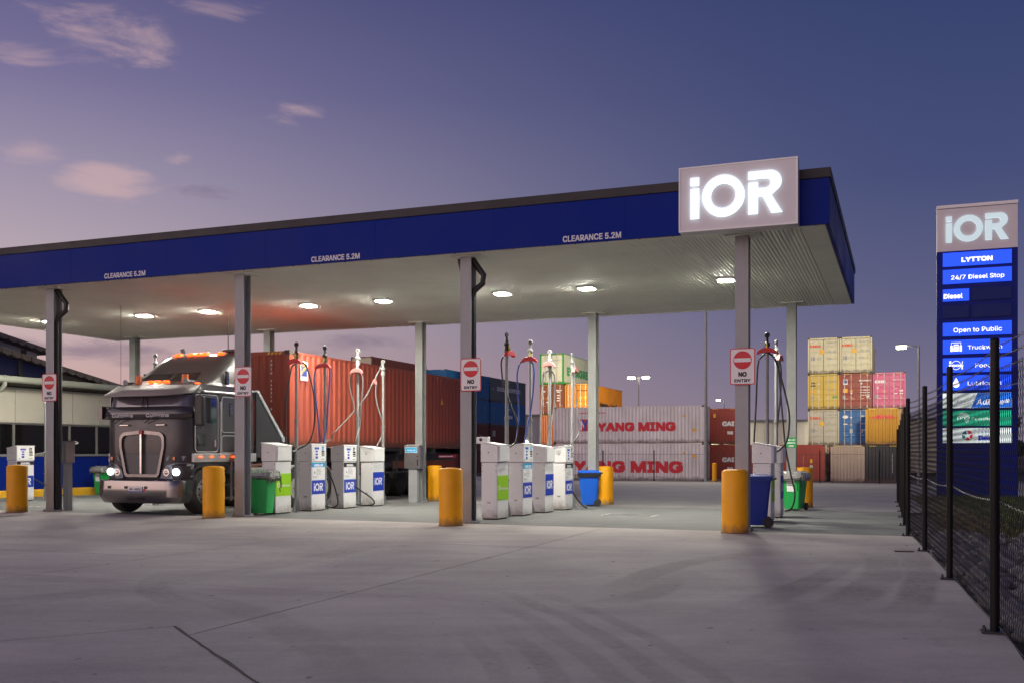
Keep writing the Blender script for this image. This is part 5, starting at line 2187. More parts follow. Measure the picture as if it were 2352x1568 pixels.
wl_ = M_inkw
rows_ = {
    (0, 0): ('rust', 'rust container at the bottom left of the tall right hand stack', []),
    (0, 1): ('pale', 'pale stone container with red letters directly above the low red container', oocl()),
    (0, 2): ('yellow', 'yellow container with black letters at the left of the right hand stack', [('front', 'm\nsc', -.80, 2.05, .16, .34, M_ink), ('fshape', [arc(0, 0, .07, 0, 340, 14)], -.36, 2.1, wl_), ('fshape', sq(.4, .16), -.84, 1.45, M_inky), ('fshape', [[(-.08, .07), (.08, .07), (0, -.08)]], -.36, 1.45, wl_), ('fshape', sq(.34, .16), .86, 1.0, M_inkgr), ('front', 'MSKU 476120 8', .62, 2.3, .09, .8, M_inkg), ('front', 'CAP 67.6', .62, 1.6, .08, .6, M_inkg), ('fshape', sq(.22, .26), -.84, .95, M_inkg)]),
    (0, 3): ('cream', 'cream container with red letters, top left of the right hand stack', oocl()),
    (1, 0): ('pale', 'pale container at the bottom of the middle column, behind the beige one', []),
    (1, 1): ('blue', 'bright blue container with white oval emblem in the right hand stack', [('fshape', [arc(0, 0, .22, 0, 350, 20, .13)], -.80, 2.3, wl_), ('fshape', [arc(0, 0, .08, 0, 340, 14)], -.36, 2.25, wl_), ('fshape', sq(.3, .09), -.80, 1.72, wl_), ('fshape', TRI, -.36, 1.72, M_inky), ('fshape', sq(.22, .3), -.36, 1.18, mat('pale_print', (.48, .46, .40), .5)), ('front', 'CMA', .55, 2.38, .13, .3, wl_), ('fshape', sq(.12, .05), .5, 1.75, wl_), ('fshape', sq(.2, .05), .75, 1.75, wl_), ('fshape', sq(.3, .05), .55, 1.25, wl_), ('fshape', sq(.1, .07), .48, 1.1, wl_)]),
    (1, 2): ('red', 'red container with blue and yellow emblem under the second cream one', [('fshape', sq(.34, .42), -.80, 2.2, wl_), ('fshape', sq(.27, .27), -.80, 2.22, M_inkb), ('fshape', [[(-.12, -.1), (.02, .1), (.13, .12), (.0, .0)]], -.80, 2.23, M_inky), ('fshape', sq(.34, .34), -.80, 1.5, M_inky), ('fshape', TRI, -.34, 1.52, M_inky), ('fshape', [[(-.1, .09), (.1, .09), (0, -.1)]], -.34, 1.27, wl_), ('fshape', sq(.22, .3), -.9, .98, M_inkg), ('front', 'FCIU 718054 3', .68, 2.3, .12, .85, wl_), ('fshape', [arc(0, 0, .07, 0, 340, 12)], .42, 2.06, wl_), ('front', '32 500 KG', .68, 1.8, .09, .7, wl_), ('front', '67 200 LB', .68, 1.55, .09, .7, wl_), ('front', '28 640 KG', .68, 1.35, .09, .7, wl_), ('front', '76.4 CU.M', .68, 1.15, .09, .7, wl_), ('fshape', sq(.22, .12), .9, 1.0, wl_)]),
    (1, 3): ('cream', 'cream container with red letters, top right of the right hand stack', oocl()),
    (2, 0): ('maroon', 'maroon container at the bottom behind the charcoal one', []),
    (2, 1): ('rust', 'rust container showing only its top edge behind the mustard one', []),
    (2, 2): ('pink', 'bright pink container with white letters on the right hand stack', [('front', 'ONE', -.66, 2.2, .26, .74, wl_), ('fshape', [arc(0, 0, .09, 0, 350, 14), arc(0, 0, .05, 0, 340, 12)], -.84, 1.68, wl_), ('fshape', TRI, -.36, 1.42, M_inky), ('fshape', sq(.24, .28), -.92, 1.0, M_inkg), ('front', 'ONEU 139720 5', .68, 2.3, .10, .85, mat('pale_pink_print', (.75, .45, .52), .5)), ('fshape', sq(.24, .08), .48, 1.6, mat('pale_pink_print', (.75, .45, .52), .5)), ('fshape', sq(.26, .12), .9, 1.42, wl_), ('fshape', sq(.24, .08), .48, 1.2, wl_), ('fshape', sq(.26, .08), .9, 1.2, wl_)]),
}
for (c, r_), (key, lab, tx) in rows_.items():
    container(lab, key, cu_[c], BV, BZ + r_ * h_, L_=12.19 if r_ == 3 else 12.19, texts=tx)
FV = 61.0
container('dusty beige container standing on the ground beside the charcoal one', 'beige', -1.02, FV, -.89, H=2.82, front='wall', L_=6.06)
container('charcoal container on the ground below the mustard one', 'char', 1.47, FV, -.89, H=2.82, front='wall', L_=6.06, texts=[('frontv', 'TRLU7284509', .68, 1.45, .10, M_inkw)])
dh = container('mustard container with red slanted letters above the charcoal one', 'dhl', 1.47, FV, 1.95, H=2.75, front='wall', L_=6.06)
text('DHL', dh, (.10, -.0, 2.12), '-y', h=.26, w=1.30, bold=.06, m=M_inkr, shear=.35)
b = MB()
for k in range(2):
    b.box(-.95, -.5, -.002, .002, 1.99 + k * .06, 2.02 + k * .06)
    b.box(.75, 1.0, -.002, .002, 1.99 + k * .06, 2.02 + k * .06)
b.build('emblem', M_inkr, dh)
rs = container('low red container lying side on under the pale stone one', 'red', -2.75, 63.4, -.9, rot=R(90), L_=6.06)
for k in range(1):
    text('\n'.join('TRHU2754183'), rs, (-1.197, 1.6, 1.3), '-x', h=.10, m=M_inkw)
    put(shape_mesh(sq(.16, .3), .002, [M_inky]), 'emblem', rs, (-1.197, 1.0, 1.6), '-x')
    put(shape_mesh([arc(0, 0, .13, 0, 340, 14, .16)], .002, [mat('pale_print', (.48, .46, .40), .5)]), 'emblem', rs, (-1.197, 1.0, 1.15), '-x')

# stack with the reefer, behind the white pair
EV, EZ, EH = 73.0, -.90, 2.95
cx1, cx2 = -28.75, -26.2
cw = [(cx1, 0, 'orange', 'rust container at the foot of the reefer stack', 'wall'), (cx1, 1, 'orange', 'orange rust container with ribbed end, second from the ground below the reefer', 'wall'), (cx1, 2, 'rust', 'brown container with doors directly under the white and green reefer', 'door'),
      (cx2, 0, 'rust', 'rust container hidden behind the white pair, foot of the amber column', 'door'), (cx2, 1, 'maroon', 'maroon container hidden behind the white pair, below the amber one', 'door'), (cx2, 2, 'hapag', 'bright amber orange container with black letters beside the brown doors', 'door')]
for x, r_, key, lab, fr_ in cw:
    tx = []
    if key == 'hapag':
        tx = [('right', 'Hapag-Lloyd', 6.9, 1.15, .75, 6.2, M_ink), ('front', 'HLXU', .3, 2.3, .12, .5, M_ink), ('front', '45G1', .85, 2.3, .12, .4, M_ink), ('fshape', sq(.3, .2), .4, 1.6, M_inky), ('fshape', sq(.3, .2), .86, 1.6, M_inky), ('fshape', sq(.18, .16), -.55, 1.7, mat('pale_print', (.48, .46, .40), .5)), ('fshape', sq(.3, .2), .4, 1.05, M_inky)]
    elif key == 'rust' and r_ == 2:
        tx = [('front', 'TGHU 641', .75, 2.35, .12, .6, wl_), ('front', '22G1', .7, 2.2, .12, .3, wl_), ('fshape', sq(.4, .12), -.84, 2.25, wl_), ('fshape', TRI, -.84, 1.62, M_inky), ('fshape', TRI, -.4, 1.62, M_inky), ('fshape', sq(.24, .12), -.4, 1.2, wl_), ('fshape', sq(.26, .26), -.9, 1.15, M_inkg), ('fshape', sq(.26, .09), .68, 1.85, wl_), ('fshape', sq(.26, .09), .68, 1.6, wl_), ('fshape', sq(.26, .09), .68, 1.35, wl_)]
    container(lab, key, x, EV, EZ + EH * r_, H=EH - .02, front=fr_, texts=tx)
ev = container('white reefer container with green frame and green lettering on its side', 'egreen', cx1, EV, EZ + EH * 3, H=EH, front='door', frame=M_cgreen, reefer=True,
               texts=[('right', 'EVERGREEN', 5.7, 1.45, 1.0, 9.0, mat('evergreen_print', (.01, .30, .08), .5)), ('fshape', TRI, .55, .95, M_inky), ('fshape', sq(.2, .26), -.8, .85, M_inkg), ('front', 'EISU 558210 7', .45, 2.3, .09, .8, M_inkg), ('fshape', sq(.3, .3), .45, 1.6, mat('faint_print', (.42, .41, .33), .5))])

# long stacks running away behind the trailer
for i, (u, v, keys, labs) in enumerate((
        (-44.75, 80.7, ['maroon', 'maroon', 'navy', 'navy'], ['maroon container at the foot of the near blue stack', 'maroon container under two blue ones, nearer half of the receding row', 'blue container in the middle of the receding row, nearer half', 'blue container on top of the receding row, nearer half']),
        (-44.75, 93.3, ['maroon', 'maroon', 'navy', 'slate'], ['maroon container at the foot of the far end of the receding row', 'maroon container with small white emblem, far end of the receding row', 'blue container with white emblem under the slate green one', 'slate green container with white lettering on its long side'])
)):
    for r_, (k, l) in enumerate(zip(keys, labs)):
        tx = []
        if k == 'slate':
            tx = [('right', 'CHINA SHIPPING', 6.2, 1.7, .62, 8.0, wl_), ('right', 'LINE', .9, 1.6, .4, .8, M_inkg)]
        elif k == 'navy' and i == 1:
            tx = [('right', 'CMA CGM', 6.3, 1.2, .5, 2.2, wl_), ('rshape', [arc(0, 0, .5, 0, 180, 14) + arc(0, 0, .38, 180, 0, 14)], 6.3, 1.7, wl_), ('rightv', 'CMAU4387205', 1.2, 1.4, .11, wl_)]
        elif k == 'navy':
            tx = [('rightv', 'CMAU2091745', 10.9, 1.5, .11, wl_)] + ([('fshape', TRI, .0, 1.9, M_inky)] if r_ == 3 else [])
        elif r_ == 1 and i == 1:
            tx = [('rshape', sq(.9, .7), 1.2, 1.9, mat('pale_print', (.48, .46, .40), .5))]
        container(l, k, u, v, -1.15 + r_ * 2.9, front='wall', texts=tx)
for r_ in range(4):
    mc = container(('maroon container at the foot of the stack behind the trailer', 'maroon container second up in the stack behind the trailer', 'maroon container third up in the stack behind the trailer', 'maroon container whose pale ribbed end tops the stack behind the trailer')[r_], 'maroon', -47.4, 69.0, -1.1 + r_ * 3.0, front='wall', H=2.98)
    if r_ == 3:
        ep = [o for o in mc.children if o.name.startswith('end_panel')][0]
        ep.data = ep.data.copy()
        ep.data.materials[0] = CM['cream']
        ep['label'] = 'pale yellow ribbed end panel'
for r_ in range(4):
    container(('maroon container low behind the pale ended stack', 'maroon container mid height behind the pale ended stack', 'maroon container upper middle behind the pale ended stack', 'dark maroon container peeping over the red trailer container')[r_], 'maroon', -50.6, 88.0, -1.1 + r_ * 2.95, front='wall', L_=6.06, H=2.93)

# ================================================================== LIGHT POLES
def lamp_light(t, at, energy, target, size=.5, col=(1, .93, .72), spot=None):
    d = bpy.data.lights.new('floodlight', 'SPOT')
    d.energy = energy
    d.color = col
    d.spot_size = R(spot or 110)
    d.spot_blend = .9
    d.shadow_soft_size = size
    o = bpy.data.objects.new('floodlight', d)
    COL.objects.link(o)
    wp = t.matrix_world @ Vector(at) if False else t.location + Matrix.Rotation(t.rotation_euler[2], 3, 'Z') @ Vector(at)
    o.location = wp
    o.rotation_euler = (target - wp).to_track_quat('-Z', 'Y').to_euler()
    o.parent = t
    o.matrix_parent_inverse = (Matrix.Translation(t.location) @ Matrix.Rotation(t.rotation_euler[2], 4, 'Z')).inverted()
    return o


M_lamp_y = mat('lamp_head_lit', (1, 1, .8), .3, emit=28, ecol=(1, .95, .68))


def light_pole(u, v, H, label, heads, r0=.11, r1=.06, rot=0., emitter=M_lamp_y):
    """heads: list of (arm length, side direction angle)"""
    t = thing('light_pole', label, 'light pole', u, v, rot=rot)
    b = MB()
    b.cyl((0, 0, -.1), (0, 0, H), r0, r1, n=12)
    b.box(-.2, .2, -.2, .2, -.1, .04)
    b.build('pole', M_galv, t, smooth=50)
    for ln, a in heads:
        d = Vector((math.cos(a), math.sin(a), 0))
        sd_ = Vector((-d.y, d.x, 0))
        b = MB()
        b.tube([(0, 0, H - .05), d * ln + Vector((0, 0, H + .02))], .035, 6)
        b.build('arm', M_galv, t)
        c = d * (ln + .25) + Vector((0, 0, H + .02))
        Mx = Matrix.Translation(c) @ Matrix(((d.x, sd_.x, 0), (d.y, sd_.y, 0), (0, 0, 1))).to_4x4()
        b = MB()
        b.box(-.32, .32, -.17, .17, .0, .10, M=Mx)
        hd = b.build('lamp_head', M_galv, t, bevel=.02)
        b = MB()
        b.box(-.28, .28, -.15, .15, -.17, -.002, M=Mx)
        b.build('lamp_glass', emitter, hd)
    return t


tp = light_pole(-10.84, 56.2, 15.8, 'tallest light pole, rising behind the canopy beside the white containers', [(1.0, R(0)), (1.0, R(180)), (1.0, R(90)), (1.0, R(-90))], .14, .08)
st_ = light_pole(3.75, 47.4, 8.55, 'street light with one arm, just left of the totem sign', [(.75, R(180))], .10, .06)
tw = light_pole(-18.1, 64.8, 8.75, 'twin headed floodlight pole above the white containers', [(.38, R(0)), (.38, R(180))], .10, .07)
lp1 = light_pole(-22.5, 136, 10.8, 'small far street light left of the right column', [(.6, R(200))], .12, .08)
lp2 = light_pole(9.5, 122, 12.6, 'far star bright street light just right of the pink container', [(.4, R(200))], .12, .08)
lp3 = light_pole(14.5, 148, 10.5, 'farther lower street light right of the pink container', [(.4, R(200))], .12, .08)
lamp_light(st_, (-1.05, 0, 8.4), 11000, W(-2.0, 66, 9.3), .5, (1, .95, .68), 78)
lamp_light(tw, (-1.0, 0, 8.6), 9000, W(-27.0, 74, 6.5), .5, (1, .93, .66), 130)
lamp_light(tw, (1.0, 0, 8.6), 900, W(-14, 62, 0), .5, (1, .93, .7), 130)
lamp_light(tp, (0, -1.3, 15.6), 8500, W(-9, 40, -.5), .6, (1, .94, .78), 130)

# ================================================================== FAR BUILDINGS
M_shed = mat('far_shed_cladding', (.52, .49, .40), .55, var=.05)
M_shed_d = mat('far_shed_dark', (.06, .065, .075), .5, var=.05)
M_roofd = mat('far_roof', (.12, .12, .13), .5, var=.08)


def shed(name, label, u0, u1, v, dep, h, bays, m1, m2, z=-1.2):
    t = thing(name, label, 'warehouse', u0, v, z)
    L_ = u1 - u0
    b = MB()
    b.box(0, L_, 0, dep, 0, h)
    b.build('wall', m1, t)
    b = MB()
    for a, c in bays:
        b.box(a, c, -.06, .0, 0, h - .05)
    if bays:
        b.build('dark_bay', m2, t)
    b = MB()
    b.prism([(-.4, h), (dep / 2, h + dep * .01), (dep + .4, h), (dep + .4, h + .3), (dep / 2, h + .3 + dep * .01), (-.4, h + .3)], 'x', -.3, L_ + .3)
    b.build('roof', M_roofd, t)
    b = MB()
    n = int(L_ / 1.0)
    for k in range(n):
        b.box(k * 1.0, k * 1.0 + .06, -.035, .0, .1, h - .1)
    b.build('cladding_rib', m1, t)
    return t


wh = shed('warehouse', 'long pale warehouse with dark bays beyond the right column', -35, 16, 116, 30, 6.5, [(4.5, 6.7), (16.5, 18.2), (29, 31)], M_shed, M_shed_d)
b = MB()
b.box(14.1, 14.4, -.3, -.1, 4.3, 4.5)
b.build('wall_light', M_lamp_y, wh)
lamp_light(wh, (14.2, -3.0, 5.6), 2000, W(-19, 118, 2), .5, (1, .93, .74), 150)
lamp_light(wh, (30.0, -3.0, 5.6), 1300, W(-6, 118, 2), .5, (1, .93, .74), 150)  # no fixture here: spot added to brighten the pale wall
sh2 = shed('warehouse', 'dim grey warehouse glimpsed between the blue stack and the reefer stack', -82, -57, 150, 30, 9.0, [(20, 21)], mat('far_grey_wall', (.22, .22, .25), .6, var=.05), M_shed_d)
b = MB()
b.box(21.6, 22.3, -.3, -.1, 4.2, 4.5)
b.build('wall_light', M_lamp_y, sh2)
# low clutter by the far pale warehouse: stillage racks and a dark covered vehicle
t = thing('skip_bin', 'dark covered skip in front of the far pale warehouse', 'skip', -12.6, 92, -1.3)
b = MB()
b.prism([(-3, 0), (2.6, 0), (3.0, 1.6), (2.2, 2.6), (-3, 2.7)], 'y', 0, 2.2)
b.build('body', M_dark, t, bevel=.08)
for k, lab in enumerate(('wire stillage rack by the far skip, left one', 'wire stillage rack by the far skip, right one')):
    t = thing('storage_rack', lab, 'rack', -11.5 + 2.6 * k, 84, -1.3)
    b = MB()
    for x in (0, 1.2, 2.4):
        b.box(x, x + .08, 0, .08, 0, 2.3)
        b.box(x, x + .08, 1.2, 1.28, 0, 2.3)
    for z in (.1, .55, 1.0, 1.45, 1.9, 2.25):
        b.box(0, 2.48, -.01, .05, z, z + .06)
        b.box(0, 2.48, 1.22, 1.29, z, z + .06)
    b.build('frame', M_galv, t)
for i, (u, v, l) in enumerate(((-9.9, 54.5, 'thin yellow guard post beside the tall light pole'), (-7.3, 62, 'thin yellow guard post farther right, left of the right column'))):
    t = thing('guard_post', l, 'post', u, v)
    b = MB()
    b.cyl((0, 0, 0), (0, 0, 1.35), .17, n=14)
    b.sphere((0, 0, 1.35), .17, 10, sz=.3)
    b.build('post', M_yellow, t)
# mesh fence of thin dark posts in front of the white pair
yf = thing('yard_fence', 'thin dark post and mesh fence in front of the white containers', 'fence', -24, 56.6)
M_finem = mat('fine_wire', (.05, .05, .055), .5)
for k in range(9):
    b = MB()
    b.box(k * 4.05 + 1.0, k * 4.05 + 1.075, 0, .075, 0, 2.35)
    b.build('post', M_post, yf)
b = MB()
for k in range(2):
    b.box(1, 33.4, .03, .045, 1.95 * k + .1, 1.95 * k + .125)
b.build('rail', M_finem, yf)
b = MB()
for k in range(160):
    x = 1 + k * .203
    b.box(x, x + .008, .035, .043, .1, 2.05)
b.build('wire_mesh', M_finem, yf)['kind'] = 'stuff'

# ================================================================== OFFICE BUILDING ON THE LEFT
M_cream = mat('cream_wall_panel', (.50, .475, .40), .5, var=.06, dirt=.2, dcol=(.33, .29, .23), vs=.8)
M_gutter = mat('pale_gutter', (.42, .45, .38), .4, var=.08)
M_trim = mat('grey_trim', (.20, .20, .19), .45, var=.08)
M_eave = mat('dark_eave', (.04, .037, .034), .6)
M_win = mat('window_glass', (.007, .007, .008), .04, 0, var=0, spec=.22, rvar=.01)
ob = thing('office_building', 'low office with cream panels over dark windows and blue base wall', 'building', -25, 0, 0)
V0, V1 = -8.0, 24.0
ZB = -.12
b = MB()
b.box(-6, -.12, V0, V1, ZB - .3, 3.6)
b.build('core', M_eave, ob)
jn = [-8.0, -5.35, -2.7, -.05, 2.0, 4.35, 6.62, 9.12, 10.40, 12.9, 15.4, 17.9, 20.4, 24.0]
for a, c in zip(jn, jn[1:]):
    b = MB()
    b.box(-.12, .0, a + .012, c - .012, ZB + .26, 1.27)
    b.build('base_panel', M_blue, ob, bevel=.004)
    b = MB()
    b.box(-.12, .0, a + .012, c - .012, 2.42, 3.52)
    b.build('wall_panel', M_cream, ob, bevel=.004)
wj = [-8, -5.6, -3.2, -.8, 1.6, 4.1, 6.60, 9.02, 10.32, 12.7, 15.1, 17.5, 20, 24]
for a, c in zip(wj, wj[1:]):
    b = MB()
    b.box(-.118, -.07, a, c, 1.36, 2.40)
    w = b.build('window', M_win, ob)
    b = MB()
    b.box(-.07, -.02, c - .045, c + .03, 1.36, 2.40)
    b.box(-.07, -.03, a, c - .045, 2.355, 2.40)
    b.build('window_frame', M_trim, w)
b = MB()
b.box(-.12, .035, V0, V1, 1.275, 1.355)
b.box(-.12, .02, V0, V1, 2.402, 2.418)
b.box(-.12, .03, V0, V1, 3.525, 3.59)
b.build('sill', M_trim, ob, bevel=.004)
b = MB()
b.prism([(-.12, 3.60), (.42, 3.70), (.42, 3.76), (-6.0, 4.5), (-6.0, 4.35)], 'y', V0, V1)
b.build('eave', M_eave, ob)
b = MB()
prof = [(.42, 3.95)] + [(.50 + .11 * math.cos(R(a)), 3.86 + .12 * math.sin(R(a))) for a in range(180, 361, 20)] + [(.62, 3.93), (.60, 3.93)] + [(.50 + .09 * math.cos(R(a)), 3.87 + .11 * math.sin(R(a))) for a in range(350, 179, -20)]
rw_ = [[(x, V0, z) for x, z in prof], [(x, V1, z - .08) for x, z in prof]]
b.grid(rw_)
b.build('gutter', M_gutter, ob, smooth=40)
b = MB()
for k in range(22):
    v = V0 + .6 + k * 1.45
    b.tube([(.42, v, 3.70), (.5, v, 3.70), (.58, v, 3.78), (.63, v, 3.93)], .016, 5)
for k in range(44):
    v = V0 + .3 + k * .72
    b.box(.36, .56, v, v + .66, 3.955 - .0025 * k, 3.968 - .0025 * k)
b.build('gutter_bracket', M_gutter, ob)
b = MB()
b.tube([(.5, 5.75, 3.75), (.5, 5.75, 3.62), (.30, 5.75, 3.45), (.1, 5.75, 3.35)], .07, 10)
b.build('rainhead', M_gutter, ob, smooth=50)
kb = MB()
kb.box(-.0, .42, V0, 9.9, ZB - .1, ZB + .27)
kb.build('kerb', M_kerb, ob, bevel=.03)
# sheds behind the office, with raking roof edges of lapped sheet
sd1 = thing('side_shed', 'blue clad shed with raking roof edge behind the office', 'building', -27, 0, 0)


def rake(t, x, pts, seg, h_, m):
    (va, za), (vb, zb) = pts
    n = max(1, int(abs(vb - va) / seg))
    for k in range(n):
        v0, v1 = va + (vb - va) * k / n, va + (vb - va) * (k + .9) / n
        z0, z1 = za + (zb - za) * k / n, za + (zb - za) * (k + .9) / n
        b_ = MB()
        b_.prism([(v0, z0 - h_), (v0 + (v1 - v0) * .5, (z0 + z1) / 2 - h_ * 1.25), (v1, z1 - h_ * .9), (v1, z1), (v0, z0)], 'x', x - .25, x + .22)
        b_.build('roof_edge', m, t)


M_redge = mat('roof_edge_sheet', (.20, .165, .13), .55, var=.2)
M_dblue = mat('deep_blue_cladding', (.008, .014, .07), .45, var=.1)
M_dgrey = mat('dark_grey_cladding', (.10, .095, .09), .55, var=.1)
b = MB()
b.prism([(-6, 3.0), (9.9, 3.0), (9.9, 4.52), (-6, 7.15)], 'x', -.2, 0)
b.build('blue_wall', M_dblue, sd1)
b = MB()
b.prism([(9.92, 3.0), (15.5, 3.0), (15.5, 3.60), (9.92, 4.51)], 'x', -.2, 0)
b.build('grey_wall', M_dgrey, sd1)
b = MB()
for v in (8.55, 10.02, 12.1):
    b.box(.0, .05, v, v + .16, 3.0, 4.80 - (v - 8) * .167)
b.build('downpipe', M_eave, sd1)
b = MB()
b.prism([(-6, 7.17), (15.7, 3.56), (15.7, 3.62), (-6, 7.23)], 'x', -14, .1)
b.build('roof', M_roofd, sd1)
rake(sd1, .1, ((-6, 7.37), (15.7, 3.75)), .42, .17, M_redge)
sd2 = thing('upper_shed', 'pale shed wall with raking roof edge above the blue shed', 'building', -29.2, 0, 0)
b = MB()
b.prism([(-4, 4.6), (11.5, 4.6), (11.5, 5.32), (-4, 8.05)], 'x', -.2, 0)
b.build('wall', mat('pale_shed_wall', (.42, .42, .42), .5, var=.05), sd2)
b = MB()
b.box(.0, .05, 10.72, 10.95, 4.6, 5.4)
b.build('downpipe', M_eave, sd2)
b = MB()
b.prism([(-4, 8.1), (12.0, 5.3), (12.0, 5.36), (-4, 8.16)], 'x', -14, .1)
b.build('roof', M_roofd, sd2)
rake(sd2, .1, ((-4, 8.3), (12.0, 5.47)), .42, .16, M_redge)

# ================================================================== CHAIN LINK FENCE
fc = thing('chain_link_fence', 'black chain link fence with barbed wire along the right edge', 'fence', 0, 0, 0)
posts = [(3.61, -13.6, 2.36), (3.40, -9.87, 2.33), (3.22, -6.35, 2.39), (3.03, -3.0, 2.38), (2.82, -.28, 2.34), (2.78, 2.76, 2.32), (2.75, 6.1, 2.3), (2.72, 9.07, 2.25), (2.68, 12.4, 2.2), (2.62, 15.8, 2.15)]
for u, v, h in posts:
    b = MB()
    b.cyl((u, v, gz(v)), (u, v, h), .035, n=12)
    b.sphere((u, v, h), .037, 10, sz=.4)
    p = b.build('post', M_post, fc, smooth=45)
    b = MB()
    b.box(u - .10, u + .10, v - .075, v + .075, gz(v) + .004, gz(v) + .018)
    for sx_ in (-.075, .075):
        for sy in (-.05, .05):
            b.cyl((u + sx_, v + sy, gz(v) + .018), (u + sx_, v + sy, gz(v) + .05), .011, n=6)
    b.build('base_plate', M_dark, p)


def fpos(s_):
    """point along the fence line by v"""
    for (u0, v0, h0), (u1, v1, h1) in zip(posts, posts[1:]):
        if v0 <= s_ <= v1:
            k = (s_ - v0) / (v1 - v0)
            return u0 + (u1 - u0) * k + .04
    return posts[0][0] + .04 if s_ < posts[0][1] else posts[-1][0] + .04


b = MB()
nw = 0
v = -13.6
top = 2.03
rows_n = 31
hz_ = top / rows_n
rw_ = random.Random(3)
while v < 9.0:
    pts = []
    for k in range(rows_n + 1):
        vv = v + (.0235 if (k + nw) % 2 else -.0235)
        z = gz(v) + .03 + k * hz_ + (.012 * math.sin(v * 2.1) if k < 2 else 0)
        pts.append(Vector((fpos(vv) + (.003 if k % 2 else -.003), vv, z)))
    pts.append(pts[-1] + Vector((0, .01, .05)))
    r = .0021
    vs, fs = [], []
    for i, p in enumerate(pts):
        vs += [p + Vector((0, r, r * .6)), p + Vector((r * .9, -r * .6, r * .3)), p + Vector((-r * .9, -r * .6, -r * .4))]
        if i:
            o, q = (i - 1) * 3, i * 3
            fs += [(o + j, o + (j + 1) % 3, q + (j + 1) % 3, q + j) for j in range(3)]
    b.add(vs, fs)
    nw += 1
    v += .047
mesh_o = b.build('chain_link_mesh', M_wire, fc)
mesh_o['kind'] = 'stuff'


def line_wire(name, z, r, m, barb=False, wave=0.):
    b_ = MB()
    pts_ = []
    v_ = -13.6
    while v_ <= 9.05:
        sag = 0
        for (u0, a, h0), (u1, c, h1) in zip(posts, posts[1:]):
            if a <= v_ <= c:
                sag = -.03 * math.sin(pi * (v_ - a) / (c - a))
        pts_.append(Vector((fpos(v_) - .012, v_, gz(v_) + z + sag + wave * math.sin(v_ * 40))))
        v_ += .04 if wave else .14
    b_.tube(pts_, r, 4)
    if barb:
        for k in range(0, len(pts_)):
            p = pts_[k]
            for a_ in (.6, 2.2, 3.9):
                d = Vector((math.cos(a_) * .5, .35 * math.sin(a_ * 3), math.sin(a_)))
                b_.tube([p - d * .02, p + d * .02], .0016, 3)
    return b_.build(name, m, fc)


M_barb = mat('barbed_wire_steel', (.07, .07, .072), .5, .2)
for z in (2.10, 2.19, 2.28):
    line_wire('barbed_wire', z, .0028, M_barb, True)
line_wire('tension_wire', .06, .004, M_barb)
line_wire('tension_wire', 1.05, .003, M_barb, wave=.008)
line_wire('tension_wire', 1.95, .0028, M_barb)

# offcuts and plates left at the foot of the fence
for i, (u, v, a, l, w, lab) in enumerate(((2.75, -3.2, .2, .26, .10, 'rusty steel plate lying at the foot of the third fence post'),)):
    t = thing('steel_offcut', lab, 'scrap', u, v, rot=a)
    b = MB()
    b.box(-l / 2, l / 2, -w / 2, w / 2, .003, .014)
    b.build('plate', mat('rusty_steel', (.09, .05, .035), .7, .3, var=.3, vs=20), t, bevel=.003)
# drain covers in the forecourt
M_iron = mat('cast_iron', (.13, .13, .125), .55, .4, var=.25, vs=12, bump=.4)
for u, v, lab in ((-18.4, 1.2, 'drain cover in the slab in front of the truck bumper left corner'), (-3.2, 4.2, 'drain cover in the slab between the middle and right pumps')):
    t = thing('drain_cover', lab, 'drain cover', u, v, gz(v) + .002)
    b = MB()
    b.box(-.62, .62, -.42, .42, .0, .006)
    f_ = b.build('frame', mat('pale_frame_concrete', (.36, .35, .33), .7, var=.15), t)
    b = MB()
    for k in range(2):
        b.box(-.56 + .57 * k, -.015 + .57 * k, -.36, .36, .006, .014)
    b.build('lid', M_iron, t, bevel=.004)
    b = MB()
    for x in (-.45, -.12, .12, .45):
        b.box(x - .05, x + .05, -.03, .03, .0145, .018)
    b.build('lifting_slot', M_signw if u < -10 else M_dark, t)

# ================================================================== VERGE BEYOND THE FENCE
M_rock = mat('grey_rock', (.15, .145, .15), .85, var=.35, vs=6, bump=.6, bs=18)
M_grass = mat('grass_blade', (.045, .07, .018), .7, var=.35, vs=3)
M_dry = mat('dry_grass', (.12, .10, .05), .8, var=.3, vs=3)
rnd = random.Random(11)
ico = bmesh.new()
bmesh.ops.create_icosphere(ico, subdivisions=1, radius=1)
iv = [v.co.copy() for v in ico.verts]
fi = [[v.index for v in f.verts] for f in ico.faces]
ico.free()
b = MB()
for k in range(900):
    v = rnd.uniform(-14, 0.5)
    u = fence_u(v) + .12 + abs(rnd.gauss(0, 1.2))
    s_ = rnd.uniform(.04, .16) * (1.4 if rnd.random() < .15 else 1)
    c = Vector((u, v, gz(v) - .03 + s_ * .2))
    sc_ = Vector((rnd.uniform(.7, 1.3), rnd.uniform(.7, 1.3), rnd.uniform(.45, .8)))
    b.add([c + Vector((p.x * sc_.x, p.y * sc_.y, p.z * sc_.z)) * s_ * rnd.uniform(.8, 1.15) for p in iv], fi)
rocks = b.build('rock_mulch', M_rock, None)
rocks.location = W(0, 0, 0)
rocks.rotation_euler = (0, 0, -ANG)
tag(rocks, 'loose grey rocks along the foot of the fence', 'rocks')['kind'] = 'stuff'


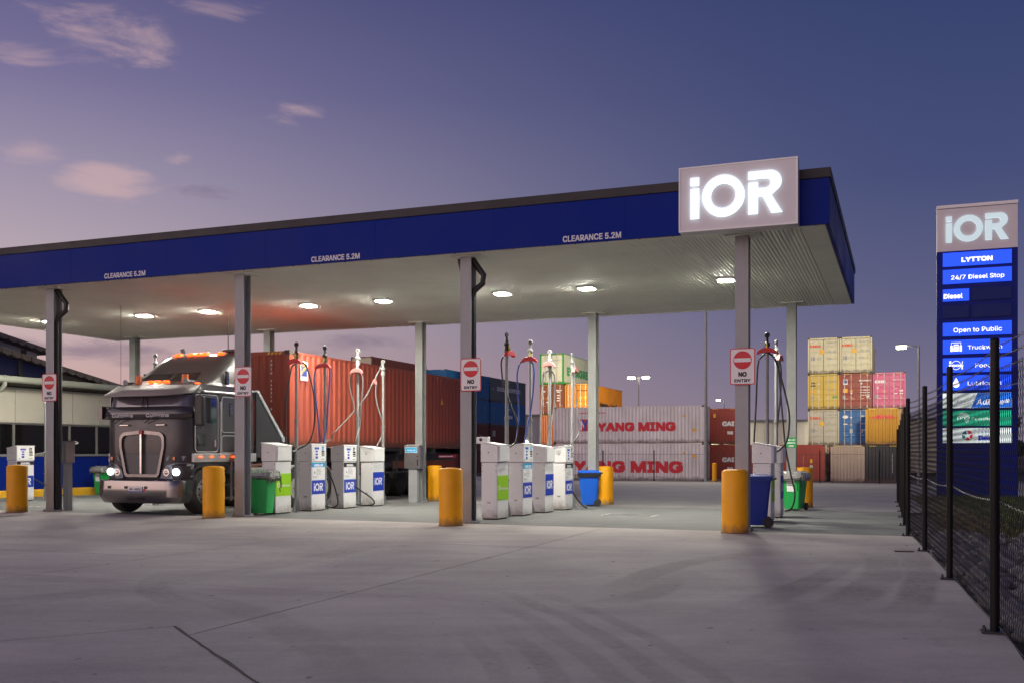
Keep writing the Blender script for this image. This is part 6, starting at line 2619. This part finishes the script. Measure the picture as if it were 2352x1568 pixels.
def grass(name, lab, m, n, ur, vr, hr, dens=None):
    b_ = MB()
    for k in range(n):
        v_ = rnd.uniform(*vr)
        u_ = fence_u(v_) + rnd.uniform(*ur)
        if dens and not dens(u_, v_):
            continue
        for j in range(4):
            a_ = rnd.uniform(0, 2 * pi)
            h__ = rnd.uniform(*hr)
            c_ = Vector((u_ + rnd.uniform(-.06, .06), v_ + rnd.uniform(-.06, .06), gz(v_) - .05))
            w_ = rnd.uniform(.004, .009)
            d_ = Vector((math.cos(a_), math.sin(a_), 0))
            e_ = Vector((-d_.y, d_.x, 0)) * w_
            b_.add([c_ - e_, c_ + e_, c_ + d_ * h__ * .3 + e_ * .6 + Vector((0, 0, h__ * .65)), c_ + d_ * h__ * .7 + Vector((0, 0, h__))], [(0, 1, 2), (0, 2, 3)])
    o = b_.build(name, m)
    o.location = W(0, 0, 0)
    o.rotation_euler = (0, 0, -ANG)
    tag(o, lab, 'grass')['kind'] = 'stuff'


grass('grass', 'green grass beyond the fence near the right edge', M_grass, 9000, (1.6, 9), (-11, 22), (.06, .22))
grass('dry_grass', 'dry straw coloured grass between the fence and the totem', M_dry, 9000, (.6, 9), (-2, 23), (.05, .16))


# shrub beyond the fence at the right edge, and a dark tree line
def shrub(u, v, w, h, n, label, m, name='shrub', cat='shrub', ls=.09):
    t = thing(name, label, cat, u, v)
    b_ = MB()
    for k in range(5):
        a_ = k * 1.3
        b_.cyl((0, 0, 0), (math.cos(a_) * w * .3, math.sin(a_) * w * .3, h * .6), .03, .012, n=6)
    b_.build('stem', mat('bark', (.05, .04, .03), .9, var=.2), t)
    b_ = MB()
    cl_ = [(rnd.uniform(-.6, .6) * w, rnd.uniform(-.6, .6) * w, rnd.uniform(.25, .9) * h, rnd.uniform(.2, .42) * w) for _ in range(9)]
    for k in range(n):
        cx_, cy_, cz_, r_ = rnd.choice(cl_)
        d_ = Vector((rnd.gauss(0, 1), rnd.gauss(0, 1), rnd.gauss(0, .8))).normalized() * r_ * rnd.uniform(.5, 1.1)
        p = Vector((cx_, cy_, cz_)) + d_
        if p.z < .05:
            continue
        a1 = Vector((rnd.gauss(0, 1), rnd.gauss(0, 1), rnd.gauss(0, 1))).normalized() * ls
        a2 = a1.orthogonal().normalized() * ls * .45
        b_.add([p - a1, p + a2, p + a1, p - a2], [(0, 1, 2, 3)])
    o = b_.build('foliage', m, t)
    o['kind'] = 'stuff'
    return t


M_leaf = mat('shrub_leaf', (.05, .09, .02), .6, var=.4, vs=2)
M_leafd = mat('dark_leaf', (.022, .035, .016), .7, var=.4, vs=1)
shrub(8.9, 26, 1.6, 2.4, 2600, 'green shrub beyond the fence just right of the totem base', M_leaf)
shrub(9.6, 16, 1.0, 1.1, 1400, 'low green shrub at the right picture edge below the totem', M_leaf)
for u, v, w, h, l in ((9.2, 90, 2.6, 8.0, 'dark bushy tree behind the pink container'), (15.5, 112, 3, 7, 'dark tree beyond the fence behind the far street lights'), (24, 100, 4, 7.5, 'dark tree farthest right behind the totem')):
    shrub(u, v, w, h, 3200, l, M_leafd, 'tree', 'tree', .28)
lp4 = light_pole(19, 60, 1.2, 'tiny warm garden light at the right picture edge behind the fence', [(.1, R(180))], .05, .04, emitter=mat('warm_lamp', (1, .6, .3), .3, emit=14, ecol=(1, .6, .3)))

# ================================================================== PERSON AT THE PUMP
M_skin = mat('skin', (.42, .20, .14), .5, var=.08)
M_camo = mat('mottled_work_shirt', (.42, .40, .24), .8, var=.45, vs=14, dirt=.9, dcol=(.12, .12, .06))
M_trous = mat('navy_trousers', (.015, .02, .04), .85, var=.15)
M_boot = mat('brown_boot', (.07, .045, .03), .7, var=.2)
M_hair = mat('dark_hair', (.02, .014, .01), .7, var=.2)


def skin_mesh(name, verts, edges, radii, m, parent, sub=2, root=0):
    me = bpy.data.meshes.new(name)
    me.from_pydata(verts, edges, [])
    me.materials.append(m)
    o = obj(name, me, parent)
    sk = o.modifiers.new('skin', 'SKIN')
    for i, r_ in enumerate(radii):
        me.skin_vertices[0].data[i].radius = r_ if isinstance(r_, tuple) else (r_, r_)
    me.skin_vertices[0].data[root].use_root = True
    sk.use_smooth_shade = True
    ss = o.modifiers.new('subsurf', 'SUBSURF')
    ss.levels = ss.render_levels = sub
    return o


pe = thing('person', 'person in mottled shirt reaching to the pump, mostly hidden behind the column', 'person', -12.13, 1.52)
# local x points to the pump; the person stands side on with the right arm held out
V_ = [(0, 0, .98), (0, 0, 1.15), (.01, 0, 1.36), (.02, 0, 1.48), (.04, 0, 1.56), (.06, 0, 1.66), (.065, 0, 1.75),
      (.02, -.17, 1.42), (.10, -.20, 1.20), (.30, -.17, 1.10), (.52, -.10, 1.14), (.60, -.08, 1.16),
      (.02, .17, 1.42), (.02, .21, 1.16), (.08, .19, .95),
      (.0, -.09, .92), (.03, -.10, .52), (-.01, -.10, .12), (.12, -.10, .06), (.0, .09, .92), (-.03, .10, .52), (-.05, .10, .12), (.08, .10, .06)]
E_ = [(0, 1), (1, 2), (2, 3), (3, 4), (4, 5), (5, 6), (2, 7), (7, 8), (8, 9), (9, 10), (10, 11), (2, 12), (12, 13), (13, 14), (0, 15), (15, 16), (16, 17), (17, 18), (0, 19), (19, 20), (20, 21), (21, 22)]
R_ = [(.115, .15), (.105, .13), (.11, .16), .06, .055, (.095, .075), (.08, .065), .06, .047, .043, .032, .04, .06, .046, .034, .085, .062, .045, .04, .085, .062, .045, .04]
body = skin_mesh('body', V_, E_, R_, M_skin, pe)
shv = [V_[0], V_[1], V_[2], (.02, 0, 1.47), V_[7], V_[8], (.20, -.19, 1.15), V_[12], V_[13]]
skin_mesh('shirt', shv, [(0, 1), (1, 2), (2, 3), (2, 4), (4, 5), (5, 6), (2, 7), (7, 8)], [(.13, .165), (.12, .145), (.125, .175), .072, .075, .062, .066, .075, .062], M_camo, pe)
skin_mesh('trousers', [(0, 0, 1.0), (0, -.09, .92), (.03, -.10, .52), (-.01, -.10, .10), (0, .09, .92), (-.03, .10, .52), (-.05, .10, .10)], [(0, 1), (1, 2), (2, 3), (0, 4), (4, 5), (5, 6)], [(.125, .16), .10, .078, .065, .10, .078, .065], M_trous, pe)
for y, x in ((-.10, .05), (.10, .01)):
    b = MB()
    b.loft([[Vector((x + p[0], y + p[1], z)) for p in rrect(-.11, a, -.05, .05, .04, 4)] for z, a in ((.0, .16), (.05, .16), (.09, .08), (.14, .0))])
    b.build('boot', M_boot, pe, smooth=50)
b = MB()
b.sphere((.045, 0, 1.735), .10, 14, sz=1.0)
b.build('hair', M_hair, pe, smooth=80)
# fingers closed round the nozzle handle
for k in range(4):
    y = -.11 + k * .021
    ln = (.028, .033, .031, .025)[k]
    skin_mesh('finger', [(.60, y, 1.165), (.60 + ln, y, 1.172), (.61 + ln, y, 1.14), (.60, y, 1.125)], [(0, 1), (1, 2), (2, 3)], [.010, .0095, .009, .008], M_skin, pe, 1)
skin_mesh('thumb', [(.575, -.12, 1.16), (.60, -.135, 1.15), (.625, -.125, 1.135)], [(0, 1), (1, 2)], [.012, .011, .009], M_skin, pe, 1)
